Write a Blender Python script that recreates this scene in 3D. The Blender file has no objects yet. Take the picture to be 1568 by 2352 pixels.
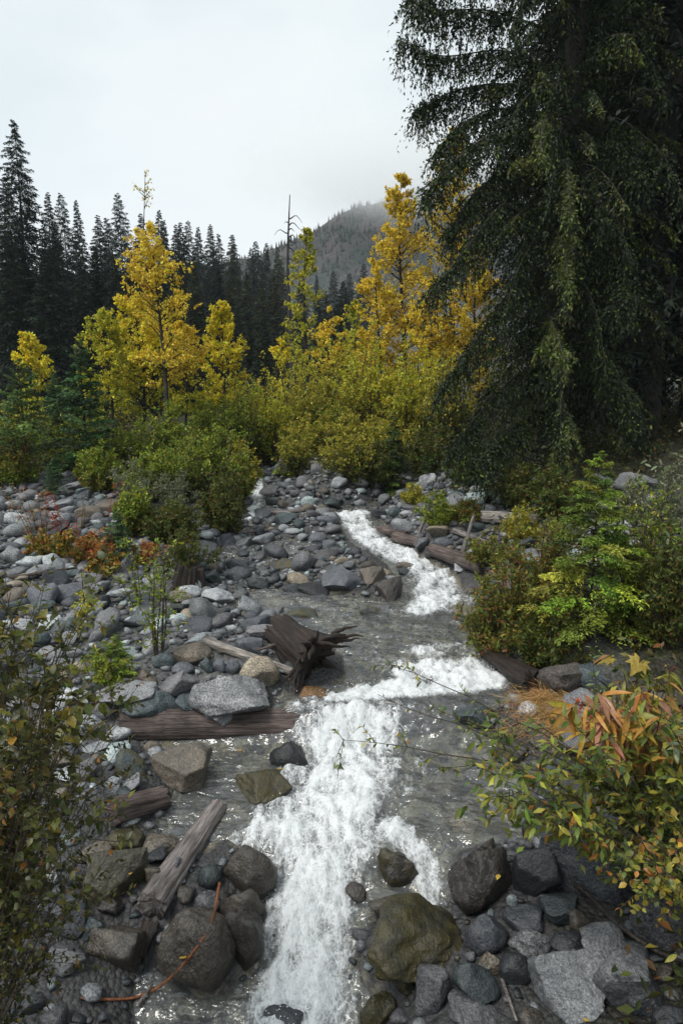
import bpy, bmesh, math, random
import numpy as np
from mathutils import Vector, Matrix, Quaternion

S = bpy.context.scene
COL = S.collection
R = math.radians

# ------------------------------------------------------------------ camera
CAM_Z, PITCH = 3.8, R(9.0)
cd = bpy.data.cameras.new('camera'); cam = bpy.data.objects.new('camera', cd); COL.objects.link(cam)
cam.location = (0, 0, CAM_Z); cam.rotation_euler = (R(90) - PITCH, 0, 0)
cd.sensor_fit = 'VERTICAL'; cd.sensor_height = 36; cd.lens = 24
cd.clip_start = 0.05; cd.clip_end = 4000
S.camera = cam

# ------------------------------------------------------------------ sky, sun, exposure
SUN_EL, SUN_AZ = R(56), R(-125)         # azimuth from +Y (upstream), negative = towards the west bank
w = bpy.data.worlds.new('World'); S.world = w; w.use_nodes = True
nt = w.node_tree; nt.nodes.clear()
def N(nt, t, **k):
    n = nt.nodes.new(t)
    for a, b in k.items():
        if a == 'inp':
            for i, v in b.items(): n.inputs[i].default_value = v
        else: setattr(n, a, b)
    return n
def Lk(nt, a, b): nt.links.new(a, b)
def ramp(nt, stops, interp='LINEAR'):
    n = nt.nodes.new('ShaderNodeValToRGB'); n.color_ramp.interpolation = interp
    e = n.color_ramp.elements
    while len(e) < len(stops): e.new(0.5)
    for i, (p, c) in enumerate(stops):
        e[i].position = p; e[i].color = (c, c, c, 1) if isinstance(c, (int, float)) else (*c, 1)
    return n
sky = N(nt, 'ShaderNodeTexSky', sky_type='NISHITA', sun_disc=False, sun_elevation=SUN_EL, sun_rotation=SUN_AZ)
b1 = N(nt, 'ShaderNodeBackground', inp={1: 0.1}); Lk(nt, sky.outputs[0], b1.inputs[0])
tc = N(nt, 'ShaderNodeTexCoord')
mp = N(nt, 'ShaderNodeMapping'); mp.inputs['Scale'].default_value = (1, 1, 2.2); Lk(nt, tc.outputs['Generated'], mp.inputs[0])
ns = N(nt, 'ShaderNodeTexNoise', inp={'Scale': 1.7, 'Detail': 5.0, 'Roughness': 0.5, 'Distortion': 0.3}); Lk(nt, mp.outputs[0], ns.inputs['Vector'])
cr = ramp(nt, [(0.30, (0.30, 0.35, 0.378)), (0.45, (0.37, 0.41, 0.422)), (0.6, (0.422, 0.45, 0.455)), (0.8, (0.442, 0.455, 0.463))]); Lk(nt, ns.outputs[0], cr.inputs[0])
b2 = N(nt, 'ShaderNodeBackground', inp={1: 1.0}); Lk(nt, cr.outputs[0], b2.inputs[0])
ns2 = N(nt, 'ShaderNodeTexNoise', inp={'Scale': 2.5, 'Detail': 3.0}); Lk(nt, mp.outputs[0], ns2.inputs['Vector'])
cf = ramp(nt, [(0.3, 0.86), (0.6, 0.97)]); Lk(nt, ns2.outputs[0], cf.inputs[0])
mx = N(nt, 'ShaderNodeMixShader'); Lk(nt, cf.outputs[0], mx.inputs[0]); Lk(nt, b1.outputs[0], mx.inputs[1]); Lk(nt, b2.outputs[0], mx.inputs[2])
ow = N(nt, 'ShaderNodeOutputWorld'); Lk(nt, mx.outputs[0], ow.inputs[0])
sl = bpy.data.lights.new('sun', 'SUN'); sl.energy = 1.5; sl.angle = R(26); sl.color = (1, 0.96, 0.9)
so = bpy.data.objects.new('sun', sl); COL.objects.link(so)
sd = Vector((math.sin(SUN_AZ) * math.cos(SUN_EL), math.cos(SUN_AZ) * math.cos(SUN_EL), math.sin(SUN_EL)))
so.rotation_euler = sd.to_track_quat('Z', 'Y').to_euler(); so.location = sd * 60
S.view_settings.view_transform = 'Standard'; S.view_settings.look = 'None'
S.view_settings.exposure = 1.12; S.view_settings.gamma = 1.0; S.view_settings.use_curve_mapping = False
S.render.engine = 'CYCLES'
c = S.cycles; c.max_bounces = 7; c.diffuse_bounces = 3; c.glossy_bounces = 3; c.transmission_bounces = 4
c.transparent_max_bounces = 10; c.volume_bounces = 8; c.use_denoising = True; c.caustics_reflective = False; c.caustics_refractive = False

# ------------------------------------------------------------------ numeric helpers
def srng(n): return np.random.default_rng(n)
_perm = srng(7).permutation(256); _perm = np.concatenate([_perm, _perm, _perm])
_g = np.array([[1,1,0],[-1,1,0],[1,-1,0],[-1,-1,0],[1,0,1],[-1,0,1],[1,0,-1],[-1,0,-1],[0,1,1],[0,-1,1],[0,1,-1],[0,-1,-1]], float)
def pn(x, y, z=0.0):
    x, y, z = np.broadcast_arrays(np.asarray(x, float), np.asarray(y, float), np.asarray(z, float))
    xi, yi, zi = np.floor(x).astype(int), np.floor(y).astype(int), np.floor(z).astype(int)
    xf, yf, zf = x - xi, y - yi, z - zi
    f = lambda t: t * t * t * (t * (t * 6 - 15) + 10)
    u, v, ww = f(xf), f(yf), f(zf); xi &= 255; yi &= 255; zi &= 255
    def gr(a, b, c_):
        h = _perm[_perm[_perm[xi + a] + yi + b] + zi + c_] % 12; g = _g[h]
        return g[..., 0] * (xf - a) + g[..., 1] * (yf - b) + g[..., 2] * (zf - c_)
    l = lambda a, b, t: a + t * (b - a)
    return l(l(l(gr(0,0,0), gr(1,0,0), u), l(gr(0,1,0), gr(1,1,0), u), v), l(l(gr(0,0,1), gr(1,0,1), u), l(gr(0,1,1), gr(1,1,1), u), v), ww)
def fbm(x, y, z=0.0, o=4, g=0.5):
    s = 0; a = 1.0; k = 1.0
    for i in range(o):
        s = s + a * pn(np.asarray(x) * k + i * 17.3, np.asarray(y) * k + i * 5.1, np.asarray(z) * k + i * 9.7); a *= g; k *= 2.03
    return s
def sstep(a, b, x):
    t = np.clip((x - a) / (b - a), 0, 1); return t * t * (3 - 2 * t)
def nrm(v): return v / np.maximum(np.linalg.norm(v, axis=-1, keepdims=True), 1e-9)

# ------------------------------------------------------------------ picture <-> place (pixel units of a 1568 x 2352 print of the photograph)
FOC = 1568.0
FW = np.array([0, math.cos(PITCH), -math.sin(PITCH)]); UP = np.array([0, math.sin(PITCH), math.cos(PITCH)]); RT = np.array([1.0, 0, 0])
def ray(px, row): return FW + RT * ((px - 784) / FOC) + UP * ((1176 - row) / FOC)
def proj(p):
    q = np.asarray(p, float) - np.array([0, 0, CAM_Z]); d = q @ FW
    return 784 + FOC * (q @ RT) / d, 1176 - FOC * (q @ UP) / d, d
_wy = np.array([-30, 2, 3.7, 4.85, 6.05, 6.32, 7.7, 9.0, 10, 11.6, 13.6, 18.4, 25, 60, 200, 460])
_wz = np.array([-.9, -.14, 0.0, .46, .58, .80, 1.0, 1.05, 1.15, 1.42, 1.62, 1.9, 2.2, 3.6, 7, 12.0])
def Wl(y): return np.interp(y, _wy, _wz)
_T = np.linspace(2.2, 60, 2600)
def hit(px, row, f, h=0.0):
    d = ray(px, row); p = np.array([0, 0, CAM_Z]) + _T[:, None] * d
    g = p[:, 2] - (f(p[:, 0], p[:, 1]) + h)
    k = int(np.argmax(g < 0)) if (g < 0).any() else len(_T) - 1
    if k == 0: return p[0]
    a = g[k-1] / (g[k-1] - g[k] + 1e-12); return p[k-1] * (1 - a) + p[k] * a
def PW(px, row): return hit(px, row, lambda x, y: Wl(y))
def at_y(px, row, y):
    d = ray(px, row); return np.array([0, 0, CAM_Z]) + d * (y / d[1])

# ------------------------------------------------------------------ the stream's outline on the ground
MAIN = [(330,2450),(335,2240),(470,2300),(560,2260),(600,2140),(606,2050),(590,1960),(520,1925),(440,1975),(372,1950),(368,1900),(376,1840),(455,1765),(470,1730),(300,1725),(420,1690),(620,1665),(640,1600),(730,1585),(795,1560),(795,1510),(745,1470),(690,1440),(600,1418),(540,1398),(545,1372),(610,1345),(650,1352),(780,1362),(905,1385),(925,1340),(880,1290),(835,1265),(800,1240),(780,1205),(750,1180),(850,1172),(880,1200),(900,1240),(965,1280),(1030,1310),(1070,1360),(1110,1390),(1105,1460),(1120,1515),(1170,1560),(1200,1600),(1150,1625),(1070,1655),(1140,1700),(1190,1760),(1215,1850),(1200,1925),(1040,1945),(1025,2060),(1010,2105),(870,2080),(830,2140),(800,2200),(840,2260),(880,2352),(900,2450)]
THREAD = [(490,1290),(520,1240),(560,1205),(572,1160),(582,1100),(590,1068),(606,1068),(612,1110),(630,1160),(660,1190),(600,1212),(640,1245),(720,1240),(775,1250),(760,1285),(650,1312),(600,1345),(540,1372),(530,1330)]
FARPOOL = [(745,1190),(770,1165),(840,1160),(900,1140),(960,1120),(960,1135),(900,1160),(850,1176),(820,1200)]
POLYS = [np.array([PW(*q)[:2] for q in P]) for P in (MAIN, THREAD, FARPOOL)]
def sdf(x, y):
    x = np.asarray(x, float).ravel(); y = np.asarray(y, float).ravel(); best = np.full(x.shape, 1e9); inside = np.zeros(x.shape, bool)
    for P in POLYS:
        ins = np.zeros(x.shape, bool)
        for (ax, ay), (bx, by) in zip(P, np.roll(P, -1, 0)):
            ex, ey = bx - ax, by - ay; t = np.clip(((x - ax) * ex + (y - ay) * ey) / (ex * ex + ey * ey + 1e-12), 0, 1)
            best = np.minimum(best, np.hypot(x - ax - t * ex, y - ay - t * ey))
            cnd = (ay > y) != (by > y); xx = ax + (y - ay) * ex / (ey if abs(ey) > 1e-9 else 1e-9); ins ^= cnd & (x < xx)
        inside |= ins
    return np.where(inside, -best, best)
CL = np.array([PW(*q)[:2] for q in [(690,2352),(740,2000),(830,1700),(1000,1520),(900,1410),(830,1250),(700,1180),(620,1100)]])
def centre(y): return np.interp(y, CL[:, 1], CL[:, 0])
GX = np.concatenate([np.linspace(-250, -40, 16), np.linspace(-36, -10, 14), np.arange(-9, 10.01, 0.1), np.linspace(11, 38, 14), np.linspace(44, 250, 16)])
GY = np.concatenate([np.linspace(-28, 0, 8), np.arange(0.6, 24, 0.1), np.linspace(24.5, 60, 24), np.linspace(65, 425, 26)])
XX, YY = np.meshgrid(GX, GY)
SD = sdf(XX, YY).reshape(XX.shape)
_side = sstep(-0.4, 0.6, XX - centre(YY))
_d = np.maximum(SD, 0); _far = sstep(24, 30, YY)
_left = 0.16 * (1 - np.exp(-_d / .35)) + 0.045 * np.minimum(_d, 8)
_right = 0.22 * (1 - np.exp(-_d / .3)) + 0.27 * np.minimum(_d, 4.5) + .03 * np.clip(_d - 4.5, 0, 60)
_bank = _left * (1 - _side) + _right * _side
_bank = _bank * (1 - _far) + _far * (0.3 + 1.2 * sstep(2, 14, XX))
_bed = -np.minimum(0.2, 0.55 * np.maximum(-SD, 0)) 
TZ = Wl(YY) + _bank + _bed + 0.05 * fbm(XX * 1.3, YY * 1.3, 3.3, 4) + 0.02 * pn(XX * 7, YY * 7)
TZ = np.where(SD < -0.02, np.minimum(TZ, Wl(YY) - 0.03), TZ)
def grid_lookup(G):
    def f(x, y):
        x = np.clip(np.asarray(x, float), GX[0], GX[-1] - 1e-6); y = np.clip(np.asarray(y, float), GY[0], GY[-1] - 1e-6)
        i = np.clip(np.searchsorted(GX, x, 'right') - 1, 0, len(GX) - 2); j = np.clip(np.searchsorted(GY, y, 'right') - 1, 0, len(GY) - 2)
        u = (x - GX[i]) / (GX[i+1] - GX[i]); v = (y - GY[j]) / (GY[j+1] - GY[j])
        return (G[j, i] * (1-u) + G[j, i+1] * u) * (1-v) + (G[j+1, i] * (1-u) + G[j+1, i+1] * u) * v
    return f
Tz = grid_lookup(TZ); Sdq = grid_lookup(SD)
def Bz(x, y): return np.maximum(Tz(x, y), np.where(Sdq(x, y) < 0.05, Wl(y) - 0.07, -9))
def PT(px, row, h=0.0): return hit(px, row, Bz, h)

# ------------------------------------------------------------------ mesh helpers
def mesh(name, verts, tris=None, quads=None, col=None, attrs=None, smooth=False, mat=None):
    verts = np.asarray(verts, np.float32).reshape(-1, 3); me = bpy.data.meshes.new(name)
    tris = np.zeros((0, 3), np.int32) if tris is None else np.asarray(tris, np.int32).reshape(-1, 3)
    quads = np.zeros((0, 4), np.int32) if quads is None else np.asarray(quads, np.int32).reshape(-1, 4)
    me.vertices.add(len(verts)); me.vertices.foreach_set('co', verts.ravel())
    nl = tris.size + quads.size; me.loops.add(nl); me.loops.foreach_set('vertex_index', np.concatenate([tris.ravel(), quads.ravel()]))
    me.polygons.add(len(tris) + len(quads))
    st = np.concatenate([np.arange(len(tris)) * 3, tris.size + np.arange(len(quads)) * 4]).astype(np.int32)
    me.polygons.foreach_set('loop_start', st)
    if smooth: me.polygons.foreach_set('use_smooth', np.ones(len(st), bool))
    if col is not None:
        cc = np.ones((len(verts), 4), np.float32); cc[:, :3] = col
        a = me.color_attributes.new('Col', 'FLOAT_COLOR', 'POINT'); a.data.foreach_set('color', cc.ravel())
    for k, v in (attrs or {}).items():
        a = me.attributes.new(k, 'FLOAT', 'POINT'); a.data.foreach_set('value', np.asarray(v, np.float32).ravel())
    me.update(calc_edges=True)
    if mat: me.materials.append(mat)
    return me
def obj(name, me, parent=None, loc=(0, 0, 0), **pr):
    o = bpy.data.objects.new(name, me); COL.objects.link(o); o.location = loc
    if parent: o.parent = parent
    for k, v in pr.items():
        if v is not None: o[k] = v
    return o
def thing(name, label, cat, loc, group=None, rz=0.0, scale=1.0):
    o = obj(name, None, None, loc, label=label, category=cat, group=group); o.rotation_euler.z = rz
    o.scale = (scale,) * 3 if isinstance(scale, (int, float)) else scale
    o.empty_display_size = 0.1
    return o
class Acc:
    def __init__(s): s.v = []; s.t = []; s.q = []; s.c = []; s.n = 0
    def add(s, v, t=None, q=None, c=None):
        v = np.asarray(v, float).reshape(-1, 3); s.v.append(v)
        if t is not None: s.t.append(np.asarray(t).reshape(-1, 3) + s.n)
        if q is not None: s.q.append(np.asarray(q).reshape(-1, 4) + s.n)
        s.c.append(np.broadcast_to(np.array([1, 1, 1.]) if c is None else c, v.shape)); s.n += len(v)
    def mesh(s, name, mat, smooth=False):
        cat = lambda a: np.concatenate(a) if a else None
        return mesh(name, cat(s.v), cat(s.t), cat(s.q), cat(s.c), smooth=smooth, mat=mat)
def tubes(acc, pts, rad, sides=5, col=None):
    """pts (B,K,3), rad (B,K): B tapered tubes at once"""
    pts = np.asarray(pts, float); rad = np.asarray(rad, float); B, K, _ = pts.shape
    d = nrm(np.gradient(pts, axis=1)); ref = np.where(np.abs(d[..., 2:3]) > .9, np.array([1., 0, 0]), np.array([0, 0, 1.]))
    a = nrm(np.cross(d, ref)); b = np.cross(d, a)
    th = np.arange(sides) * 2 * math.pi / sides
    ring = pts[:, :, None, :] + rad[:, :, None, None] * (a[:, :, None, :] * np.cos(th)[None, None, :, None] + b[:, :, None, :] * np.sin(th)[None, None, :, None])
    i = np.arange(B)[:, None, None] * K * sides; k = np.arange(K - 1)[None, :, None] * sides; j = np.arange(sides)[None, None, :]; j2 = (j + 1) % sides
    q = np.stack(np.broadcast_arrays(i + k + j, i + k + j2, i + k + sides + j2, i + k + sides + j), -1)
    acc.add(ring.reshape(-1, 3), q=q.reshape(-1, 4), c=col)
def leaves(acc, p, d, n, L, Wd, col, fold=0.25):
    """one folded diamond blade for each point"""
    p = p.reshape(-1, 3); M = len(p); d = nrm(np.broadcast_to(d, p.shape)); s = nrm(np.cross(d, n)); n = np.cross(s, d)
    L = np.broadcast_to(np.asarray(L, float).reshape(-1, 1), (M, 1)); Wd = np.broadcast_to(np.asarray(Wd, float).reshape(-1, 1), (M, 1))
    mid = p + d * L * 0.45
    v = np.stack([p, mid + s * Wd / 2 + n * Wd * fold, p + d * L, mid - s * Wd / 2 + n * Wd * fold], 1)
    b = np.arange(M)[:, None] * 4; t = np.concatenate([b + [0, 1, 2], b + [0, 2, 3]], 1)
    acc.add(v.reshape(-1, 3), t=t.reshape(-1, 3), c=np.repeat(col, 4, 0))
def pick(rng, pal, n, var=0.25):
    """pal: list of (weight, rgb)"""
    w_ = np.array([q[0] for q in pal], float); c_ = np.array([q[1] for q in pal], float)
    cc = c_[rng.choice(len(pal), n, p=w_ / w_.sum())]
    return np.clip(cc * np.exp(rng.normal(0, var, (n, 1))) * np.exp(rng.normal(0, .08, (n, 3))), 0, 1)
def unit(rng, n): return nrm(rng.normal(size=(n, 3)))

# ------------------------------------------------------------------ materials
def newmat(name):
    m = bpy.data.materials.new(name); m.use_nodes = True; t = m.node_tree; t.nodes.clear()
    o = N(t, 'ShaderNodeOutputMaterial'); return m, t, o
def mixc(t, mode, fac, a, b):
    n = N(t, 'ShaderNodeMix', data_type='RGBA', blend_type=mode)
    for sock, v in ((n.inputs[0], fac), (n.inputs[6], a), (n.inputs[7], b)):
        if hasattr(v, 'is_linked') or isinstance(v, bpy.types.NodeSocket): Lk(t, v, sock)
        else: sock.default_value = v if isinstance(v, float) else (*v, 1)
    return n.outputs[2]
def noise(t, vec, scale, detail=4.0, rough=.55, dist=0.0):
    n = N(t, 'ShaderNodeTexNoise', inp={'Scale': scale, 'Detail': detail, 'Roughness': rough, 'Distortion': dist}); Lk(t, vec, n.inputs['Vector']); return n.outputs[0]
def rmp(t, v, *st):
    n = ramp(t, list(st)); Lk(t, v, n.inputs[0]); return n.outputs[0]
def math_(t, op, a, b=None):
    n = N(t, 'ShaderNodeMath', operation=op)
    for s_, v in zip(n.inputs, (a, b)):
        if v is None: continue
        if isinstance(v, bpy.types.NodeSocket): Lk(t, v, s_)
        else: s_.default_value = v
    return n.outputs[0]
def bump(t, h, strength, dist, prev=None):
    n = N(t, 'ShaderNodeBump', inp={'Strength': strength, 'Distance': dist}); Lk(t, h, n.inputs['Height'])
    if prev: Lk(t, prev, n.inputs['Normal'])
    return n.outputs[0]
def leaf_mat(name, attr=True, trans=.42, rough=.5):
    m, t, o = newmat(name)
    if attr: cs = N(t, 'ShaderNodeAttribute', attribute_name='Col').outputs['Color']
    else:
        oi = N(t, 'ShaderNodeObjectInfo').outputs['Color']; tcn = N(t, 'ShaderNodeTexCoord').outputs['Object']
        k = rmp(t, noise(t, tcn, 5.0, 3.0), (.35, (.7, .62, .5)), (.6, (1.12, 1.12, 1.05)))
        cs = mixc(t, 'MULTIPLY', 1.0, oi, k)
    p = N(t, 'ShaderNodeBsdfPrincipled', inp={'Roughness': rough, 'Specular IOR Level': .35}); Lk(t, cs, p.inputs['Base Color'])
    tr = N(t, 'ShaderNodeBsdfTranslucent'); Lk(t, cs, tr.inputs[0])
    x = N(t, 'ShaderNodeMixShader', inp={0: trans}); Lk(t, p.outputs[0], x.inputs[1]); Lk(t, tr.outputs[0], x.inputs[2]); Lk(t, x.outputs[0], o.inputs[0]); return m
M_LEAF = leaf_mat('broad_leaf'); M_NEEDLE = leaf_mat('needle', trans=.15, rough=.6); M_LEAFO = leaf_mat('single_leaf', attr=False, trans=.3, rough=.42)
def bark_mat(name, ca, cb, sc=(9, 9, 1.6), rough=.8, bmp=.6, axis_obj=True, attr=False):
    m, t, o = newmat(name); tcn = N(t, 'ShaderNodeTexCoord').outputs['Object' if axis_obj else 'Generated']
    mp_ = N(t, 'ShaderNodeMapping'); mp_.inputs['Scale'].default_value = sc; Lk(t, tcn, mp_.inputs[0])
    f = noise(t, mp_.outputs[0], 2.5, 6.0, .65); f2 = noise(t, tcn, 4.0, 3.0)
    f3 = noise(t, mp_.outputs[0], 9.0, 4.0, .6)
    base = mixc(t, 'MIX', rmp(t, f, (.35, 0.0), (.65, 1.0)), ca, cb)
    base = mixc(t, 'MULTIPLY', 1.0, base, rmp(t, f2, (.3, (.55, .55, .55)), (.7, (1.3, 1.3, 1.3))))
    base = mixc(t, 'MULTIPLY', 1.0, base, rmp(t, f3, (.36, (.35, .33, .32)), (.5, (1.05, 1.05, 1.05))))
    if attr: base = mixc(t, 'MULTIPLY', 1.0, base, N(t, 'ShaderNodeAttribute', attribute_name='Col').outputs['Color'])
    p = N(t, 'ShaderNodeBsdfPrincipled', inp={'Roughness': rough, 'Specular IOR Level': .4}); Lk(t, base, p.inputs['Base Color'])
    Lk(t, bump(t, f3, bmp, .03, bump(t, f, bmp, .05)), p.inputs['Normal']); Lk(t, p.outputs[0], o.inputs[0]); return m
M_BARK = bark_mat('dark_bark', (.018, .014, .011), (.06, .05, .042)); M_GREYBARK = bark_mat('grey_bark', (.06, .055, .05), (.16, .15, .14))
M_WOODGREY = bark_mat('weathered_wood', (.07, .058, .055), (.30, .27, .26), (14, 14, .9)); M_WOODPALE = bark_mat('bleached_wood', (.16, .14, .12), (.45, .41, .37), (14, 14, .9))
M_WOODRED = bark_mat('wet_red_wood', (.04, .028, .024), (.165, .125, .112), (16, 16, 1.0), rough=.45); M_WOODDARK = bark_mat('rotten_wood', (.008, .006, .005), (.045, .028, .02), (14, 14, .9), rough=.55)
M_TWIG = bark_mat('twig_bark', (.05, .035, .025), (.10, .075, .055), (20, 20, 3)); M_ORANGE = bark_mat('orange_twig', (.22, .075, .03), (.36, .15, .06), (20, 20, 3), rough=.4)
def rock_mat(name, attr=False, kind='plain'):
    m, t, o = newmat(name); geo = N(t, 'ShaderNodeNewGeometry').outputs['Position']
    oi = N(t, 'ShaderNodeObjectInfo')
    if attr:
        a = N(t, 'ShaderNodeAttribute', attribute_name='Col'); base = a.outputs['Color']; wet = N(t, 'ShaderNodeAttribute', attribute_name='wet').outputs['Fac']; vec = geo
    else:
        base = oi.outputs['Color']; wet = oi.outputs['Alpha']
        sc = N(t, 'ShaderNodeVectorMath', operation='SCALE'); Lk(t, oi.outputs['Random'], sc.inputs['Scale']); sc.inputs[0].default_value = (37, 51, 23)
        vr = N(t, 'ShaderNodeVectorRotate', rotation_type='EULER_XYZ'); Lk(t, geo, vr.inputs['Vector'])
        rt = N(t, 'ShaderNodeVectorMath', operation='SCALE'); Lk(t, oi.outputs['Random'], rt.inputs['Scale']); rt.inputs[0].default_value = (5, 11, 17); Lk(t, rt.outputs[0], vr.inputs['Rotation'])
        ad = N(t, 'ShaderNodeVectorMath', operation='ADD'); Lk(t, vr.outputs[0], ad.inputs[0]); Lk(t, sc.outputs[0], ad.inputs[1]); vec = ad.outputs[0]
    big = noise(t, vec, 5.0, 5.0, .6, .4); fine = noise(t, vec, 60.0, 3.0, .7); gr = noise(t, vec, 170.0, 2.0, .6)
    mp_ = N(t, 'ShaderNodeMapping'); mp_.inputs['Scale'].default_value = (2, 3, 26); Lk(t, vec, mp_.inputs[0]); strat = noise(t, mp_.outputs[0], 1.0, 4.0, .6, .8)
    k = 1.0 if kind != 'granite' else 1.25
    cc = mixc(t, 'MULTIPLY', 1.0, base, rmp(t, big, (.3, (.55, .56, .58)), (.55, (1.02, 1.0, .98)), (.75, (1.35, 1.32, 1.28))))
    cc = mixc(t, 'MULTIPLY', .35, cc, rmp(t, strat, (.32, (.55, .57, .6)), (.6, (1.15, 1.14, 1.12))))
    cc = mixc(t, 'MULTIPLY', .8 if kind == 'granite' else .55, cc, rmp(t, fine, (.36, (.25, .25, .26)), (.5, (1.0, 1.0, 1.0)), (.66, (2.2, 2.1, 2.0))))
    cc = mixc(t, 'MULTIPLY', .8 if kind == 'granite' else .45, cc, rmp(t, gr, (.35, (.45, .45, .45)), (.5, (1.0, 1.0, 1.0)), (.66, (2.0, 1.95, 1.85))))
    spots = rmp(t, noise(t, vec, 16.0, 5.0, .7), (.66, 0.0), (.73, .55)); cc = mixc(t, 'MIX', spots, cc, (.36, .36, .33))
    crack = rmp(t, noise(t, vec, 7.0, 6.0, .65, 1.5), (.485, 1.0), (.5, .25), (.515, 1.0)); cc = mixc(t, 'MULTIPLY', .55, cc, crack)
    if kind == 'moss':
        mf = rmp(t, noise(t, vec, 9.0, 5.0, .65), (.42, 0.0), (.58, .85)); cc = mixc(t, 'MIX', mf, cc, (.085, .068, .012))
    wf = math_(t, 'MULTIPLY', wet, .8); dk = mixc(t, 'MIX', wf, (1., 1., 1.), (.25, .26, .28)); cc = mixc(t, 'MULTIPLY', 1.0, cc, dk)  # wet also carries shade painted on the nearest rocks
    p = N(t, 'ShaderNodeBsdfPrincipled', inp={'Specular IOR Level': .5}); Lk(t, cc, p.inputs['Base Color'])
    ro = N(t, 'ShaderNodeMapRange', inp={'To Min': .8, 'To Max': .36}); Lk(t, wet, ro.inputs['Value']); Lk(t, ro.outputs[0], p.inputs['Roughness'])
    b = bump(t, fine, .6, .016, bump(t, strat, .2, .03, bump(t, big, .5, .06)))
    Lk(t, b, p.inputs['Normal']); Lk(t, p.outputs[0], o.inputs[0]); return m
M_ROCK = {k: rock_mat('rock_' + k, False, k) for k in ('plain', 'granite', 'moss')}; M_ROCKS = rock_mat('rock_scatter', True)
# ------------------------------------------------------------------ ground
def grid_quads(nj, ni):
    j, i = np.meshgrid(np.arange(nj - 1), np.arange(ni - 1), indexing='ij'); a = j * ni + i
    return np.stack([a, a + 1, a + ni + 1, a + ni], -1).reshape(-1, 4)
def ground_mat():
    m, t, o = newmat('gravel_ground'); geo = N(t, 'ShaderNodeNewGeometry').outputs['Position']
    veg = N(t, 'ShaderNodeAttribute', attribute_name='veg').outputs['Fac']; bed = N(t, 'ShaderNodeAttribute', attribute_name='bed').outputs['Fac']
    vo = N(t, 'ShaderNodeTexVoronoi', inp={'Scale': 26.0}); Lk(t, geo, vo.inputs['Vector'])
    vo2 = N(t, 'ShaderNodeTexVoronoi', inp={'Scale': 70.0}); Lk(t, geo, vo2.inputs['Vector'])
    big = noise(t, geo, 2.5, 5.0)
    peb = mixc(t, 'MIX', .5, (.14, .135, .13), vo.outputs['Color']); hs = N(t, 'ShaderNodeHueSaturation', inp={'Saturation': .12, 'Value': .19}); Lk(t, peb, hs.inputs['Color'])
    bedc = mixc(t, 'MIX', rmp(t, noise(t, geo, 6.0, 4.0), (.4, 0.0), (.6, 1.0)), (.24, .205, .12), (.33, .31, .24))
    cc = mixc(t, 'MIX', bed, hs.outputs[0], mixc(t, 'MULTIPLY', 1.0, bedc, rmp(t, vo.outputs['Color'], (.2, .6), (.8, 1.3))))
    vg = mixc(t, 'MIX', rmp(t, big, (.4, 0.0), (.6, 1.0)), (.022, .018, .01), (.03, .035, .012))
    cc = mixc(t, 'MIX', veg, cc, vg); dmp_shade = N(t, 'ShaderNodeAttribute', attribute_name='damp_shade').outputs['Fac']; cc = mixc(t, 'MULTIPLY', dmp_shade, cc, (.42, .42, .44))
    cc = mixc(t, 'MULTIPLY', 1.0, cc, rmp(t, big, (.3, .65), (.7, 1.2)))
    p = N(t, 'ShaderNodeBsdfPrincipled', inp={'Roughness': .7}); Lk(t, cc, p.inputs['Base Color'])
    inv = math_(t, 'SUBTRACT', 1.0, vo.outputs['Distance']); inv2 = math_(t, 'SUBTRACT', 1.0, vo2.outputs['Distance'])
    Lk(t, bump(t, inv2, .5, .01, bump(t, inv, .8, .03)), p.inputs['Normal']); Lk(t, p.outputs[0], o.inputs[0]); return m
veg = np.maximum(sstep(19, 22, YY), sstep(.5, 1.3, SD) * sstep(-.5, 1, XX - centre(YY)))
veg = np.maximum(veg, sstep(5.8, 7.5, -XX + .0 * YY))
me = mesh('ground', np.stack([XX, YY, TZ], -1), quads=grid_quads(len(GY), len(GX)), smooth=True, mat=ground_mat(), attrs={'damp_shade': np.maximum(sstep(.5, .0, SD), sstep(6.2, 5.2, YY)) * sstep(-.05, .03, SD), 'veg': veg, 'bed': sstep(.05, -.05, SD)})  # real damp along the stream edge, plus shade painted over all near ground
obj('ground', me, kind='structure')

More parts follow.
